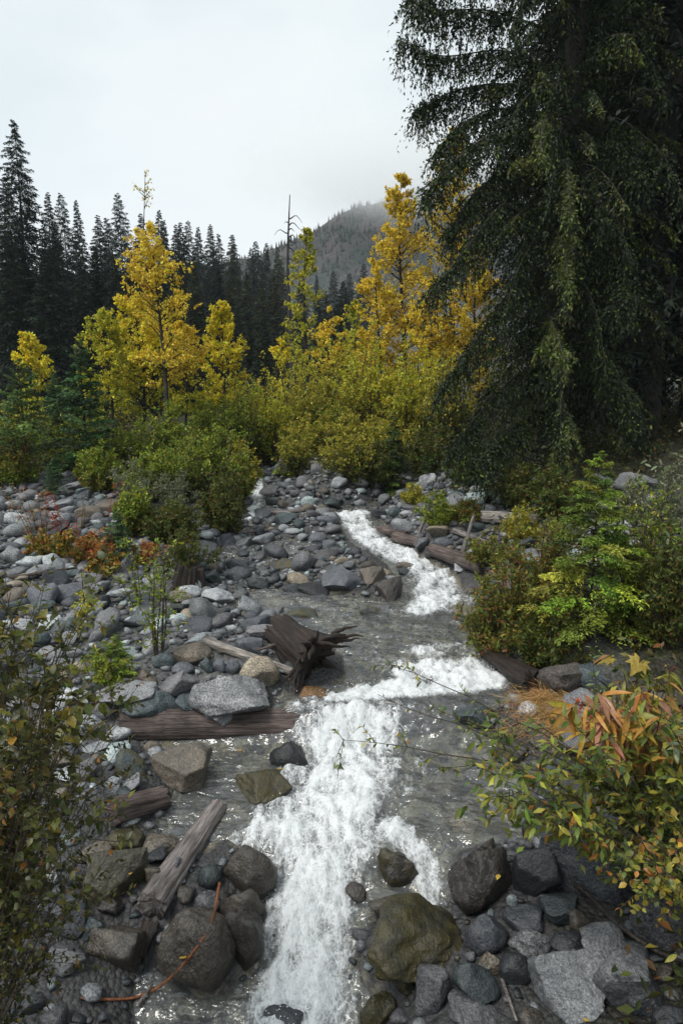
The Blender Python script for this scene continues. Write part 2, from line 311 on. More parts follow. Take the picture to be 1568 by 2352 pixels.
# ------------------------------------------------------------------ water
FOAM_AND_SHEEN = [  # centre row lines: (px, row, half width px), strength
 ([(700,2450,150),(700,2300,138),(705,2200,120),(722,2100,112),(735,2000,128),(740,1900,160),(770,1800,142),(800,1735,120),(835,1690,95)], 1.0),
 ([(545,1935,30),(590,1905,45),(650,1870,60),(720,1850,70)], .72),
 ([(985,2085,22),(985,2030,40),(975,1980,36),(940,1940,40),(900,1900,60)], .88),
 ([(1000,2000,60),(960,1900,70),(930,1800,70),(960,1700,50)], .42),
 ([(690,1690,30),(770,1672,34),(850,1655,30),(930,1640,20)], .62), ([(930,1650,26),(1060,1640,18)], .36),
 ([(770,1612,34),(850,1598,50),(950,1586,58),(1060,1572,62),(1140,1560,52)], 1.1), ([(930,1545,40),(1040,1535,55),(1120,1530,30)], 1.0), ([(950,1500,30),(1060,1490,45)], .66), ([(900,1530,60),(1060,1500,60)], .5),
 ([(690,1625,40),(740,1630,30)], .6),
 ([(960,1402,45),(1005,1370,62),(1010,1325,60),(960,1290,50),(890,1262,46),(850,1240,38),(828,1216,36),(805,1184,42)], .95),
 ([(1040,1402,30),(1085,1375,26)], .55), ([(900,1400,30),(960,1415,40)], .45), ([(770,1182,26),(835,1178,24)], 1.0),
 ([(575,1192,22),(588,1150,18),(594,1110,12),(598,1075,8)], .9), ([(640,1220,22),(600,1200,30)], .4), ([(700,1245,25),(760,1240,22)], .42),  # last stroke is sky reflection on the shallows, painted as thin foam
 ([(560,1380,30),(640,1372,30)], .22), ([(860,2340,25),(830,2300,30)], .6), ([(600,2360,30),(640,2300,30)], .7)]  # first stroke is sky reflection on calm water, painted as foam
wx0, wx1, wy0, wy1, wr = -3.2, 3.4, 3.0, 20.0, .024
wxs = np.arange(wx0, wx1, wr); wys = np.concatenate([np.arange(2.6, 9.2, wr), np.arange(9.2, 20, wr * 2)])
WX, WY = np.meshgrid(wxs, wys); wsd = sdf(WX, WY).reshape(WX.shape)
F = np.zeros(WX.shape); flow = np.zeros(WX.shape + (2,)); flow[..., 1] = -1e-3
for pts, stg in FOAM_AND_SHEEN:
    ps = []
    for q in pts:
        g = PW(q[0], q[1]); d = proj(g)[2]; ps.append((g[0], g[1], q[2] * d / FOC))
    f1 = np.zeros(WX.shape)
    for a, b in zip(ps, ps[1:]):
        ex, ey = b[0] - a[0], b[1] - a[1]; t_ = np.clip(((WX - a[0]) * ex + (WY - a[1]) * ey) / (ex * ex + ey * ey), 0, 1)
        dd = np.hypot(WX - a[0] - t_ * ex, WY - a[1] - t_ * ey); r_ = a[2] + (b[2] - a[2]) * t_
        f1 = np.maximum(f1, stg * (1 - sstep(.4, 1.5, dd / r_)))
    F = np.maximum(F, f1)
wrp = .12 * fbm(WX * 2.2, WY * 2.2, 4.0, 3)
lump = fbm(WX * 5 + wrp * 6, WY * 2.8, 1.7, 4); fine = fbm(WX * 15, WY * 9 + wrp * 10, 8.1, 3)
F = np.clip(F * .95 + .34 * lump * sstep(0, .4, F) + .2 * fine * sstep(0, .4, F), 0, 1.05) * sstep(.25, .02, wsd)
SILL = PW(640, 1665), PW(1150, 1630); yl = SILL[0][1] + (WX - SILL[0][0]) * (SILL[1][1] - SILL[0][1]) / (SILL[1][0] - SILL[0][0]) + .05
film = .075 * np.exp(-((WY - yl) / .26) ** 2) * sstep(SILL[0][0] - .05, SILL[0][0] + .25, WX)
calm = 1 - .7 * sstep(.2, .7, F); wv = .016 * pn(WX * 2.1 + .6 * wrp, WY * 4.6, 2.2) + .011 * pn(WX * 4.5 + WY * 1.5, WY * 9.5, 7.2) + .006 * pn(WX * 9 - WY * 2, WY * 18, 4.4)
still = sstep(-.9, -.45, WX) + sstep(6.4, 6.6, WY); wv = wv * np.clip(.35 + still, 0, 1)
WZ = Wl(WY) + film + wv * calm * 2.0 + F * (.06 * (lump + .25) + .022 * fine + .006 * pn(WX * 30, WY * 24, 2.0)) + .004 * pn(WX * 17, WY * 9, 5.0)
WZ -= np.clip(wsd, 0, 1) * .25
keep = wsd < .2
q = grid_quads(len(wys), len(wxs)); kf = keep.ravel(); q = q[kf[q].all(1)]
used = np.zeros(kf.size, bool); used[q] = True; remap = np.cumsum(used) - 1; q = remap[q]
V = np.stack([WX, WY, WZ], -1).reshape(-1, 3)[used]; Fv = F.ravel()[used]
def water_mat():
    m, t, o = newmat('stream_water'); geo = N(t, 'ShaderNodeNewGeometry').outputs['Position']; fa = N(t, 'ShaderNodeAttribute', attribute_name='foam').outputs['Fac']
    mp_ = N(t, 'ShaderNodeMapping'); mp_.inputs['Scale'].default_value = (1.5, .85, 1.0); Lk(t, geo, mp_.inputs[0]); v = mp_.outputs[0]
    n1 = noise(t, v, 7.0, 6.0, .68, 1.2); n2 = noise(t, v, 24.0, 5.0, .7, 1.5); n3 = noise(t, v, 70.0, 3.0, .7)
    vo = N(t, 'ShaderNodeTexVoronoi', feature='DISTANCE_TO_EDGE', inp={'Scale': 9.0})
    dv = N(t, 'ShaderNodeVectorMath', operation='ADD'); nzc = N(t, 'ShaderNodeTexNoise', inp={'Scale': 6.0, 'Detail': 4.0}); Lk(t, v, nzc.inputs['Vector'])
    sc = N(t, 'ShaderNodeVectorMath', operation='SCALE'); sc.inputs['Scale'].default_value = .35; Lk(t, nzc.outputs['Color'], sc.inputs[0]); Lk(t, v, dv.inputs[0]); Lk(t, sc.outputs[0], dv.inputs[1]); Lk(t, dv.outputs[0], vo.inputs['Vector'])
    lace = rmp(t, vo.outputs['Distance'], (.0, 1.0), (.16, .0))
    s = math_(t, 'ADD', math_(t, 'MULTIPLY', n1, .9), math_(t, 'MULTIPLY', n2, .95)); s = math_(t, 'ADD', s, math_(t, 'MULTIPLY', n3, .42)); s = math_(t, 'SUBTRACT', s, .16); s = math_(t, 'ADD', s, math_(t, 'MULTIPLY', lace, .16))
    s = math_(t, 'ADD', s, math_(t, 'MULTIPLY', fa, 1.0))
    mk = N(t, 'ShaderNodeMapRange', interpolation_type='SMOOTHSTEP', inp={'From Min': 1.44, 'From Max': 2.12}); Lk(t, s, mk.inputs['Value']); mask = math_(t, 'MULTIPLY', mk.outputs[0], math_(t, 'MINIMUM', math_(t, 'MULTIPLY', fa, 7.0), .96))
    mr = N(t, 'ShaderNodeMapping'); mr.inputs['Scale'].default_value = (1.0, 2.0, 1.0); mr.inputs['Rotation'].default_value = (0, 0, .3); Lk(t, geo, mr.inputs[0]); rip = noise(t, mr.outputs[0], 5.0, 2.0, .5, .8); rip2 = noise(t, mr.outputs[0], 13.0, 2.0, .5, .6)
    bp = bump(t, rip2, .6, .022, bump(t, rip, .8, .08))
    fr = N(t, 'ShaderNodeFresnel', inp={'IOR': 1.72}); Lk(t, bp, fr.inputs['Normal'])
    gl = N(t, 'ShaderNodeBsdfGlossy', inp={'Roughness': .11}); Lk(t, bp, gl.inputs['Normal'])
    tp = N(t, 'ShaderNodeBsdfTransparent', inp={0: (.84, .87, .84, 1)})
    df = N(t, 'ShaderNodeBsdfDiffuse', inp={0: (.48, .50, .51, 1)}); tb = N(t, 'ShaderNodeMixShader', inp={0: .12}); Lk(t, tp.outputs[0], tb.inputs[1]); Lk(t, df.outputs[0], tb.inputs[2]); tp = tb
    wtr = N(t, 'ShaderNodeMixShader'); Lk(t, fr.outputs[0], wtr.inputs[0]); Lk(t, tp.outputs[0], wtr.inputs[1]); Lk(t, gl.outputs[0], wtr.inputs[2])
    fo = N(t, 'ShaderNodeBsdfPrincipled', inp={'Base Color': (.76, .79, .805, 1), 'Roughness': .5, 'Specular IOR Level': .3}); Lk(t, bump(t, n3, .4, .01, bump(t, n2, .6, .03, bump(t, n1, .5, .07))), fo.inputs['Normal'])
    x = N(t, 'ShaderNodeMixShader'); Lk(t, mask, x.inputs[0]); Lk(t, wtr.outputs[0], x.inputs[1]); Lk(t, fo.outputs[0], x.inputs[2]); Lk(t, x.outputs[0], o.inputs[0]); return m
obj('water', mesh('water', V, quads=q, smooth=True, mat=water_mat(), attrs={'foam': Fv}), kind='structure')
# flung drops above the white water
rg = srng(5); idx = np.nonzero(Fv > .75)[0]; idx = rg.choice(idx, 2600)
p0 = V[idx] + np.stack([rg.normal(0, .03, 2600), rg.normal(0, .03, 2600), np.abs(rg.normal(0, .035, 2600)) + .01], -1)
oc = np.array([[1,0,0],[-1,0,0],[0,1,0],[0,-1,0],[0,0,1],[0,0,-1]], float); of = np.array([[0,2,4],[2,1,4],[1,3,4],[3,0,4],[2,0,5],[1,2,5],[3,1,5],[0,3,5]])
rr = rg.uniform(.002, .0065, 2600)[:, None, None]
m_, t_, o_ = newmat('spray_drop'); p_ = N(t_, 'ShaderNodeBsdfPrincipled', inp={'Base Color': (.86, .89, .9, 1), 'Roughness': .3}); Lk(t_, p_.outputs[0], o_.inputs[0])
obj('spray', mesh('spray', (p0[:, None] + oc * rr).reshape(-1, 3), tris=(np.arange(2600)[:, None, None] * 6 + of).reshape(-1, 3), smooth=True, mat=m_), kind='stuff')

# ------------------------------------------------------------------ far hill and its forest
HP = np.array([(-900,640),(-200,640),(300,625),(540,600),(600,585),(645,560),(700,538),(740,515),(790,488),(850,470),(900,452),(980,425),(1080,400),(1300,365),(1700,340),(2400,360)], float)
hx, hz = [], []
for px, row in HP:
    p = at_y(px, row, 640); hx.append(p[0]); hz.append(p[2])
xs = np.linspace(-620, 700, 150); ys = np.concatenate([np.linspace(434, 640, 46), np.linspace(650, 900, 14)])
HX, HY = np.meshgrid(xs, ys); HH = np.interp(HX, hx, hz)
pf = np.where(HY < 640, np.clip((HY - 434) / 206, 0, 1) ** .85, 1 - .6 * ((HY - 640) / 260) ** 2)
HZ = 11 + (HH - 11) * pf + 7 * fbm(HX * .012, HY * .012, 6.6, 5) * sstep(434, 500, HY)
def hill_mat():
    m, t, o = newmat('hill_forest'); geo = N(t, 'ShaderNodeNewGeometry').outputs['Position']
    f = noise(t, geo, .03, 6.0, .6); f2 = noise(t, geo, .35, 4.0, .6)
    cc = mixc(t, 'MIX', rmp(t, f, (.42, 0.0), (.6, 1.0)), (.018, .028, .024), (.055, .045, .045))
    cc = mixc(t, 'MULTIPLY', 1.0, cc, rmp(t, f2, (.3, .4), (.7, 1.5)))
    p = N(t, 'ShaderNodeBsdfPrincipled', inp={'Roughness': .9}); Lk(t, cc, p.inputs['Base Color']); Lk(t, p.outputs[0], o.inputs[0]); return m
M_HILL = hill_mat(); obj('hill', mesh('hill', np.stack([HX, HY, HZ], -1), quads=grid_quads(len(ys), len(xs)), smooth=True, mat=M_HILL), kind='structure')
rg = srng(11); n = 9000; fx = rg.uniform(-260, 480, n); fy = 440 + 205 * rg.uniform(0, 1, n) ** .8
fh = np.interp(fx, hx, hz); fz = 11 + (fh - 11) * np.clip((fy - 434) / 206, 0, 1) ** .85 + 7 * fbm(fx * .012, fy * .012, 6.6, 5) * sstep(434, 500, fy)
th = rg.uniform(2.5, 7, n); ang = np.arange(5) * 2 * math.pi / 5
ring = np.stack([np.cos(ang), np.sin(ang), 0 * ang], -1)[None] * (th * .17)[:, None, None]; base = np.stack([fx, fy, fz - .5], -1)
v = np.concatenate([base[:, None] + ring, (base + np.stack([0 * th, 0 * th, th], -1))[:, None]], 1)
tri = np.array([[i, (i + 1) % 5, 5] for i in range(5)]); cc = pick(rg, [(3, (.014, .024, .02)), (1, (.03, .028, .022)), (.5, (.06, .045, .05))], n)
obj('hill_forest', mesh('hill_forest', v.reshape(-1, 3), tris=(np.arange(n)[:, None, None] * 6 + tri).reshape(-1, 3), col=np.repeat(cc, 6, 0), mat=M_NEEDLE), kind='stuff')

# ------------------------------------------------------------------ rocks
def rock_geo(seed, sub, cuts=9, lo=.5, hi=.9, rough=.1, blocky=0.0):
    rg = srng(seed); bm = bmesh.new(); bmesh.ops.create_icosphere(bm, subdivisions=sub, radius=1); bm.verts.ensure_lookup_table()
    v = np.array([x.co[:] for x in bm.verts]); f = np.array([[x.index for x in p.verts] for p in bm.faces]); bm.free()
    if blocky: v = v / (np.abs(v) ** (2 + 6 * blocky)).sum(1, keepdims=True) ** (1 / (2 + 6 * blocky))
    for nn, dd in zip(unit(rg, cuts), rg.uniform(lo, hi, cuts)):
        e = np.maximum(0, v @ nn - dd); v = v - e[:, None] * nn * .97
    o_ = rg.uniform(0, 90, 3); dirs = nrm(v)
    v = v * (1 + rough * fbm(v[:, 0] * 1.3 + o_[0], v[:, 1] * 1.3 + o_[1], v[:, 2] * 1.3 + o_[2], 4)[:, None])
    if sub >= 4: v = v + dirs * (.035 * fbm(v[:, 0] * 5 + o_[1], v[:, 1] * 5, v[:, 2] * 5 + o_[2], 4))[:, None]
    a, b = v.min(0), v.max(0); v = (v - (a + b) / 2) / ((b - a) / 2)
    return v, f
SHAPES = {'round': dict(cuts=8, lo=.62, hi=.92, rough=.10), 'block': dict(cuts=7, lo=.6, hi=.85, rough=.08, blocky=.8), 'facet': dict(cuts=15, lo=.4, hi=.78, rough=.12),
          'slab': dict(cuts=9, lo=.5, hi=.85, rough=.1, blocky=.35), 'rough': dict(cuts=10, lo=.5, hi=.85, rough=.22)}
RM = {}
for i, (k, kw) in enumerate(SHAPES.items()):
    for j in range(3):
        v, f = rock_geo(100 + i * 10 + j, 4 if k in ('facet', 'slab') else 3, **kw); me = mesh('stone_' + k, v, tris=f, smooth=True, mat=M_ROCK['plain']); RM[k, j] = me
CLR = {'grey': (.20, .20, .205), 'pale': (.36, .365, .37), 'slate': (.112, .118, .132), 'dark': (.05, .055, .062), 'teal': (.075, .095, .10), 'brown': (.14, .115, .09), 'darkbrown': (.075, .062, .054),
       'tan': (.27, .225, .165), 'purple': (.18, .172, .178), 'olive': (.105, .092, .05), 'white': (.46, .48, .48), 'greenwhite': (.40, .46, .45), 'rust': (.22, .12, .05), 'black': (.022, .024, .026)}
ROCKS = []      # x, y, radius of every stone placed
def put_rock(cx, top, bot, w, colour, shape='rough', wet=.2, label='', kind='plain', name=None, tilt=0.0, sink=.3, deep=.85):
    g = PT(cx, bot); dep = proj(g)[2]; Wm = w * dep / FOC; D = deep * Wm; hs = (bot - top) * dep / FOC
    al = math.atan2(CAM_Z - g[2], g[1]); H = math.sqrt(max(hs ** 2 - (D * math.sin(al)) ** 2, (.36 * Wm) ** 2)) / math.cos(al); H = min(H, 1.15 * Wm if shape != 'block' else 1.3 * Wm)
    p = PT(cx, (top + bot) / 2, H * (.5 - sink))
    rg = srng(int(cx * 7 + top)); big = w > 78
    if big:
        v, f = rock_geo(int(cx * 13 + bot), 5 if w > 125 else 4, **SHAPES[shape]); me = mesh('boulder', v, tris=f, smooth=True, mat=M_ROCK[kind])
    else: me = RM[shape, rg.integers(3)]
    o = obj(name or ('boulder' if w > 58 else 'stone'), me, None, tuple(p), label=label, category='boulder' if w > 58 else 'stone', group='boulders and stones along the stream')
    o.scale = (Wm / 2 * 1.04, D / 2, H / 2 * 1.04); o.rotation_euler = (rg.normal(0, .06), tilt + rg.normal(0, .04), rg.normal(0, .25) if not big else rg.normal(0, .12))
    if bot > 1860: wet = max(wet, .8)  # shade of the lower corners painted in by raising wetness on near rocks
    cl = np.array(CLR[colour]) * rg.uniform(.9, 1.1) * (.72 if bot > 1860 else 1) * np.array([.95, 1.0, 1.05]); o.color = (*cl, wet)  # near rocks also get a darker colour, painting in the same shade
    if kind != 'plain' and not big:
        o.material_slots[0].link = 'OBJECT'; o.material_slots[0].material = M_ROCK[kind]
    ROCKS.append((p[0], p[1], max(Wm, D) / 2)); return o
HAND = [
 (260,1955,2067,140,'olive','block',.3,'square speckled granite boulder beside the weathered diagonal log','granite'),
 (286,1903,1955,84,'olive','round',.4,'rounded mossy boulder lying against the short reddish log','moss'),
 (371,1920,1967,88,'tan','round',.35,'low speckled tan stone between the still pool and the square granite boulder','granite'),
 (351,1981,2042,42,'tan','block',.3,'small tan stone with a green leaf wedged next to the square granite boulder','plain'),
 (396,1967,2030,46,'purple','slab',.5,'pale purple stone half under the weathered diagonal log','plain'),
 (355,1950,1982,60,'dark','slab',.9,'dark wet flat stone below the low speckled tan stone','plain'),
 (575,1947,2067,122,'brown','round',.45,'smooth olive boulder with a pale chipped face beside the white chute','plain'),
 (482,1992,2047,56,'teal','round',.5,'rounded dark teal stone between the diagonal log and the chipped olive boulder','plain'),
 (555,2044,2140,104,'brown','rough',.45,'brown boulder at the end of the orange twig','plain'),
 (454,2072,2295,172,'brown','round',.45,'huge brown boulder with the orange twig lying across it','granite'),
 (477,2050,2092,55,'grey','facet',.4,'grey speckled stone under the tip of the orange twig','granite'),
 (556,2100,2212,108,'darkbrown','rough',.85,'dark wet boulder hugging the huge twig topped boulder on its stream side','plain'),
 (159,2050,2127,118,'slate','slab',.6,'dark slaty wet slab with ridged grain under the twiggy thicket','plain'),
 (256,2060,2102,58,'darkbrown','rough',.5,'mottled brown stone below the square granite boulder','plain'),
 (267,2127,2222,118,'brown','block',.5,'grey brown boulder standing in the clear dark water','granite'),
 (155,2160,2227,95,'grey','facet',.3,'plain grey wedge boulder in the dark corner below the slaty slab','plain'),
 (88,2165,2207,46,'dark','round',.5,'small dark stone next to the grey wedge boulder','plain'),
 (222,2102,2162,76,'teal','facet',.9,'dark blue wet stone between the slaty slab and the grey brown boulder','plain'),
 (171,2002,2042,34,'teal','round',.4,'little round stone beside the square granite boulder under the twigs','plain'),
 (215,1815,1872,62,'grey','rough',.2,'grey speckled rough stone seen through the twiggy thicket','granite'),
 (257,1795,1832,36,'grey','slab',.3,'upright pale slip of stone above the short reddish log','plain'),
 (222,1944,1972,72,'tan','slab',.2,'flat tan stone on the bank behind the square granite boulder','plain'),
 (647,2302,2365,98,'slate','round',1.,'dark boulder under foam at the lower end of the chute','plain'),
 (1107,1932,2112,150,'darkbrown','round',.42,'large smooth dark brown boulder dotted with pale specks beside the white spur','granite'),
 (912,1935,2067,92,'darkbrown','rough',1.,'dark wet rock splashed by foam in the middle of the chute','moss'),
 (1236,1932,2085,112,'dark','block',.6,'dark fractured boulder with one pale face beside the large brown boulder','plain'),
 (1350,1852,2080,275,'slate','slab',.5,'huge dark slanted slab under the leafy overhang','granite'),
 (952,2080,2228,240,'olive','rough',.85,'wide olive brown boulder washed by the chute','moss'),
 (1115,2107,2202,100,'slate','round',.55,'smooth dark purple boulder below the large brown boulder','plain'),
 (1202,2080,2140,98,'slate','round',.6,'long dark stone tucked under the fractured boulder','plain'),
 (1216,2120,2195,110,'grey','rough',.4,'mottled blue grey boulder behind the pale mottled boulder','granite'),
 (1308,2137,2195,90,'dark','round',.8,'dark teal wet stone above the pale mottled boulder','plain'),
 (994,2218,2342,82,'purple','block',.5,'brown boulder with a flat purple top at the foot of the olive boulder','plain'),
 (1092,2215,2320,108,'teal','facet',.5,'dark blue grey angular boulder beside the purple topped boulder','plain'),
 (1126,2185,2240,63,'tan','rough',.2,'pale speckled stone perched above the dark blue grey boulder','granite'),
 (1308,2185,2332,192,'pale','facet',.15,'big pale mottled boulder near the bottom of the picture','plain'),
 (1424,2195,2332,128,'grey','facet',.3,'long grey wedge boulder leaning on the pale mottled boulder','plain'),
 (1182,2190,2264,72,'dark','round',.5,'dark boulder against the flank of the pale mottled boulder','plain'),
 (1510,2042,2207,128,'grey','rough',.2,'tall grey mottled boulder below the yellow leaved shrub','granite'),
 (1383,2135,2190,102,'pale','slab',.2,'flat topped pale stone beside the dark bare root','plain'),
 (1333,2095,2142,50,'brown','rough',.3,'small speckled stone between the dark root and the slanted slab','granite'),
 (1087,2305,2365,118,'grey','rough',.4,'mottled grey boulder cut by the bottom edge below the blue grey boulder','plain'),
 (1225,2320,2365,62,'brown','rough',.3,'brownish stone at the bottom edge under the pale mottled boulder','granite'),
 (1330,2185,2228,66,'pale','rough',.2,'pale stone resting on top of the pale mottled boulder','plain'),
 (1290,2057,2108,92,'teal','slab',.7,'dark blue flat stone under the huge slanted slab','plain'),
 (1445,2107,2157,32,'teal','round',.4,'small blue grey stone by the tall grey mottled boulder','plain'),
 (1175,2047,2090,26,'greenwhite','round',.3,'tiny white and teal stone beside the large brown boulder','plain'),
 (935,2225,2292,42,'olive','rough',.9,'mossy wet stone between the olive boulder and the purple topped boulder','moss'),
 (814,2027,2074,60,'brown','round',1.,'brown wet stone breaking the foam of the chute','plain'),
 (868,2282,2365,86,'olive','rough',1.,'brown wet boulder at the lower edge under thin foam','moss'),
 (1218,1882,1934,40,'darkbrown','rough',.7,'small brown wet stone against the edge of the slanted slab','plain'),
 (1480,2240,2330,100,'dark','facet',.5,'dark boulder in the shaded corner past the long grey wedge','plain'),
 (1540,2300,2365,90,'dark','rough',.5,'dark boulder at the lower corner of the bank','plain'),
 # gravel bar
 (165,1335,1390,96,'slate','round',.15,'big purple grey boulder with an overhanging edge on the gravel bar','plain'),
 (93,1340,1406,74,'slate','block',.15,'blocky grey boulder beside the big purple grey boulder','plain'),
 (192,1311,1355,86,'purple','facet',.1,'slate topped stone behind the big purple grey boulder','plain'),
 (35,1255,1305,56,'grey','rough',.1,'rough grey boulder on the dirt path of the bar','granite'),
 (91,1298,1332,64,'grey','slab',.1,'grey slab behind the stick lying on the stones','plain'),
 (149,1303,1329,50,'greenwhite','slab',.1,'pale greenish slab beside the yellow ground plants','plain'),
 (50,1318,1342,44,'tan','slab',.1,'low tan stone at the end of the lying stick','plain'),
 (122,1408,1460,68,'white','facet',.1,'whitish boulder with a yellow tinted face near the yellowing alder','plain'),
 (176,1418,1465,50,'teal','rough',.2,'dark green stone touching the yellow tinted white boulder','plain'),
 (40,1420,1452,60,'pale','slab',.1,'pale slab behind the alder leaves','plain'),
 (68,1388,1424,50,'grey','round',.1,'rounded grey stone under the blocky grey boulder','plain'),
 (100,1376,1406,56,'teal','round',.2,'blue green lens shaped stone at the foot of the blocky grey boulder','plain'),
 (430,1343,1380,62,'pale','round',.1,'smooth pale boulder near the rotten stump','plain'),
 (501,1354,1395,76,'pale','facet',.1,'pale faceted boulder with a dark shaded end by the shallow water','plain'),
 (407,1408,1436,43,'greenwhite','round',.1,'clean white green cobble on the bar beside the thin willow','plain'),
 (612,1434,1472,88,'purple','slab',.2,'purple grey slab between the root stump and the shallow water','plain'),
 (692,1392,1439,78,'teal','round',.5,'rounded dark green boulder standing at the head of the calm reach','moss'),
 (625,1393,1430,62,'purple','slab',.35,'purple layered stone beside the rounded dark green boulder','plain'),
 (440,1479,1530,84,'brown','block',.15,'tan grey granite block at the thick end of the bleached pole','granite'),
 (596,1508,1588,92,'tan','round',.12,'upright tan granite boulder leaning on the bleached pole','granite'),
 (533,1546,1652,178,'grey','facet',.12,'large grey faceted boulder behind the fallen log','granite'),
 (407,1541,1604,92,'purple','facet',.12,'pale purple grey boulder beside the large grey faceted boulder','plain'),
 (328,1531,1584,72,'brown','rough',.15,'brown grey boulder beyond the bright cedar seedling','plain'),
 (290,1572,1615,138,'grey','slab',.12,'long pale grey slab below the bright cedar seedling','plain'),
 (332,1591,1653,106,'teal','round',.4,'dark teal boulder in front of the long pale grey slab','plain'),
 (170,1579,1635,88,'pale','round',.1,'smooth light grey boulder among the dark leaves','plain'),
 (195,1628,1690,98,'pale','facet',.1,'pale speckled pointed boulder under the smooth light grey boulder','granite'),
 (380,1588,1655,66,'teal','rough',.2,'lichen mottled dark boulder behind the fallen log','granite'),
 (435,1600,1655,62,'teal','facet',.3,'dark mottled stone against the large grey faceted boulder','plain'),
 (500,1632,1656,82,'grey','slab',.3,'flat grey ledge stone touching the fallen log','plain'),
 (408,1715,1818,142,'brown','facet',.4,'brown grey boulder at the edge of the still pool','plain'),
 (272,1668,1712,58,'pale','slab',.2,'pale broken slab at the butt of the fallen log','plain'),
 (665,1698,1782,92,'black','round',.85,'black wet boulder at the head of the chute','plain'),
 (603,1768,1864,140,'olive','facet',.8,'brown mossy wet boulder between the still pool and the chute','moss'),
 (376,1499,1539,54,'teal','round',.25,'dark teal cobble below the tan grey granite block','plain'),
 (420,1522,1555,52,'slate','round',.2,'slate oval cobble between the granite block and the pale purple boulder','plain'),
 (118,1484,1525,68,'grey','round',.1,'blue grey cobble showing through the alder leaves','plain'),
 (171,1487,1511,35,'purple','round',.1,'little purple grey cobble by the cedar seedling','plain'),
 (180,1519,1552,42,'tan','round',.15,'striped tan cobble near the cedar seedling','plain'),
 (159,1453,1490,40,'grey','block',.15,'mottled cube shaped stone below the yellow tinted boulder','granite'),
 (576,1464,1502,54,'slate','slab',.15,'tilted slate slab by the broken stick','plain'),
 (719,1339,1377,70,'black','block',.5,'black rectangular block in midstream','plain'),
 (668,1342,1374,40,'dark','block',.5,'black block joined to the rectangular one in midstream','plain'),
 (685,1314,1345,52,'tan','rough',.2,'tan rounded stone above the black blocks','plain'),
 (787,1304,1360,100,'slate','facet',.35,'big slate triangular slab in midstream','plain'),
 (654,1281,1319,82,'dark','block',.35,'dark mossy tipped block in the braided shallows','moss'),
 (730,1223,1256,44,'slate','round',.15,'round purple boulder at the top of the midstream pile','plain'),
 (757,1238,1270,40,'slate','facet',.2,'pointed slate stone leaning on the round purple boulder','plain'),
 (222,1552,1596,52,'dark','rough',.3,'dark stone above the smooth light grey boulder','plain'),
 (236,1598,1655,52,'grey','rough',.2,'crusty mottled stone beside the dark teal boulder','granite'),
 (300,1722,1790,66,'teal','rough',.4,'dark stone with yellow moss at the edge of the shadowed bank','moss'),
 (348,1702,1735,40,'brown','round',.3,'brown cobble under the butt of the fallen log','plain'),
 (477,1506,1556,34,'teal','rough',.2,'dark oval cobble next to the upright tan boulder pile','plain'),
 (507,1508,1555,34,'slate','rough',.15,'veined slate cobble between two dark cobbles by the bleached pole','plain'),
 (535,1514,1556,36,'slate','round',.2,'slate cobble touching the upright tan boulder','plain'),
 (897,1324,1380,68,'darkbrown','facet',.6,'brown wet boulder at the head of the upper chute','plain'),
 (856,1299,1342,60,'brown','facet',.4,'brown faceted boulder behind the wet one by the upper chute','plain'),
 (935,1290,1316,52,'brown','slab',.4,'flat brown rock parting the upper chute','plain'),
 (932,1306,1336,34,'dark','facet',.6,'small dark pointed rock in the upper chute','plain'),
 (860,1384,1427,68,'grey','slab',.6,'pale wet slab at the side of the upper chute','moss'),
 (815,1256,1286,32,'dark','round',.5,'dark round stone beside the upper chute','plain'),
 (1092,1408,1460,44,'dark','round',.7,'dark wet rock under the small leaved willow','plain'),
 (1075,1395,1425,80,'tan','slab',.7,'yellow brown rock shelf at the foot of the upper chute','plain'),
 (1089,1617,1672,94,'teal','facet',.6,'dark teal rock below the log sill','plain'),
 (1214,1612,1650,47,'pale','round',.15,'pale round boulder under the dry orange grass','granite'),
 (860,1588,1630,78,'tan','round',.7,'tan boulder half covered by the white cascade','plain'),
 (1293,1516,1602,116,'darkbrown','rough',.3,'mottled brown boulder beneath the cedar sapling','granite'),
 (1368,1530,1612,84,'teal','slab',.4,'dark blue slab beside the mottled brown boulder','plain'),
 (715,1583,1630,70,'rust','block',.7,'orange brown wet block beside the root stump','plain'),
 (773,1628,1655,60,'rust','slab',.8,'orange stone on the crest of the log sill','plain'),
 (870,1168,1196,36,'dark','block',.4,'dark cube of rock at the mouth of the upper pool','plain'),
 (907,1164,1194,34,'teal','round',.4,'dark rounded rock next to the cube at the upper pool','plain'),
 (1462,1085,1145,90,'grey','facet',.1,'large blue grey boulder on the shaded bank past the cedar sapling','plain'),
 (1325,1170,1200,50,'grey','rough',.1,'grey stone behind the cedar sapling','plain'),
 (1164,1130,1158,28,'pale','facet',.1,'bright pale stone high on the cut bank','plain'),
 (1090,1160,1182,32,'grey','round',.1,'rounded grey stone at the foot of the cut bank','plain'),
 (185,1105,1130,70,'grey','slab',.1,'grey slab at the upper end of the gravel bar behind the red fireweed','plain'),
 (205,1160,1195,62,'brown','round',.15,'rusty stained boulder behind the orange fireweed','plain'),
 (40,1175,1205,56,'pale','rough',.1,'pale crusted boulder on the slope of the gravel bar','granite'),
 (15,1075,1095,40,'slate','slab',.1,'flat slate slab along the crest of the gravel bar','plain'),
]
for r in HAND: put_rock(*r[:8], kind=r[8])
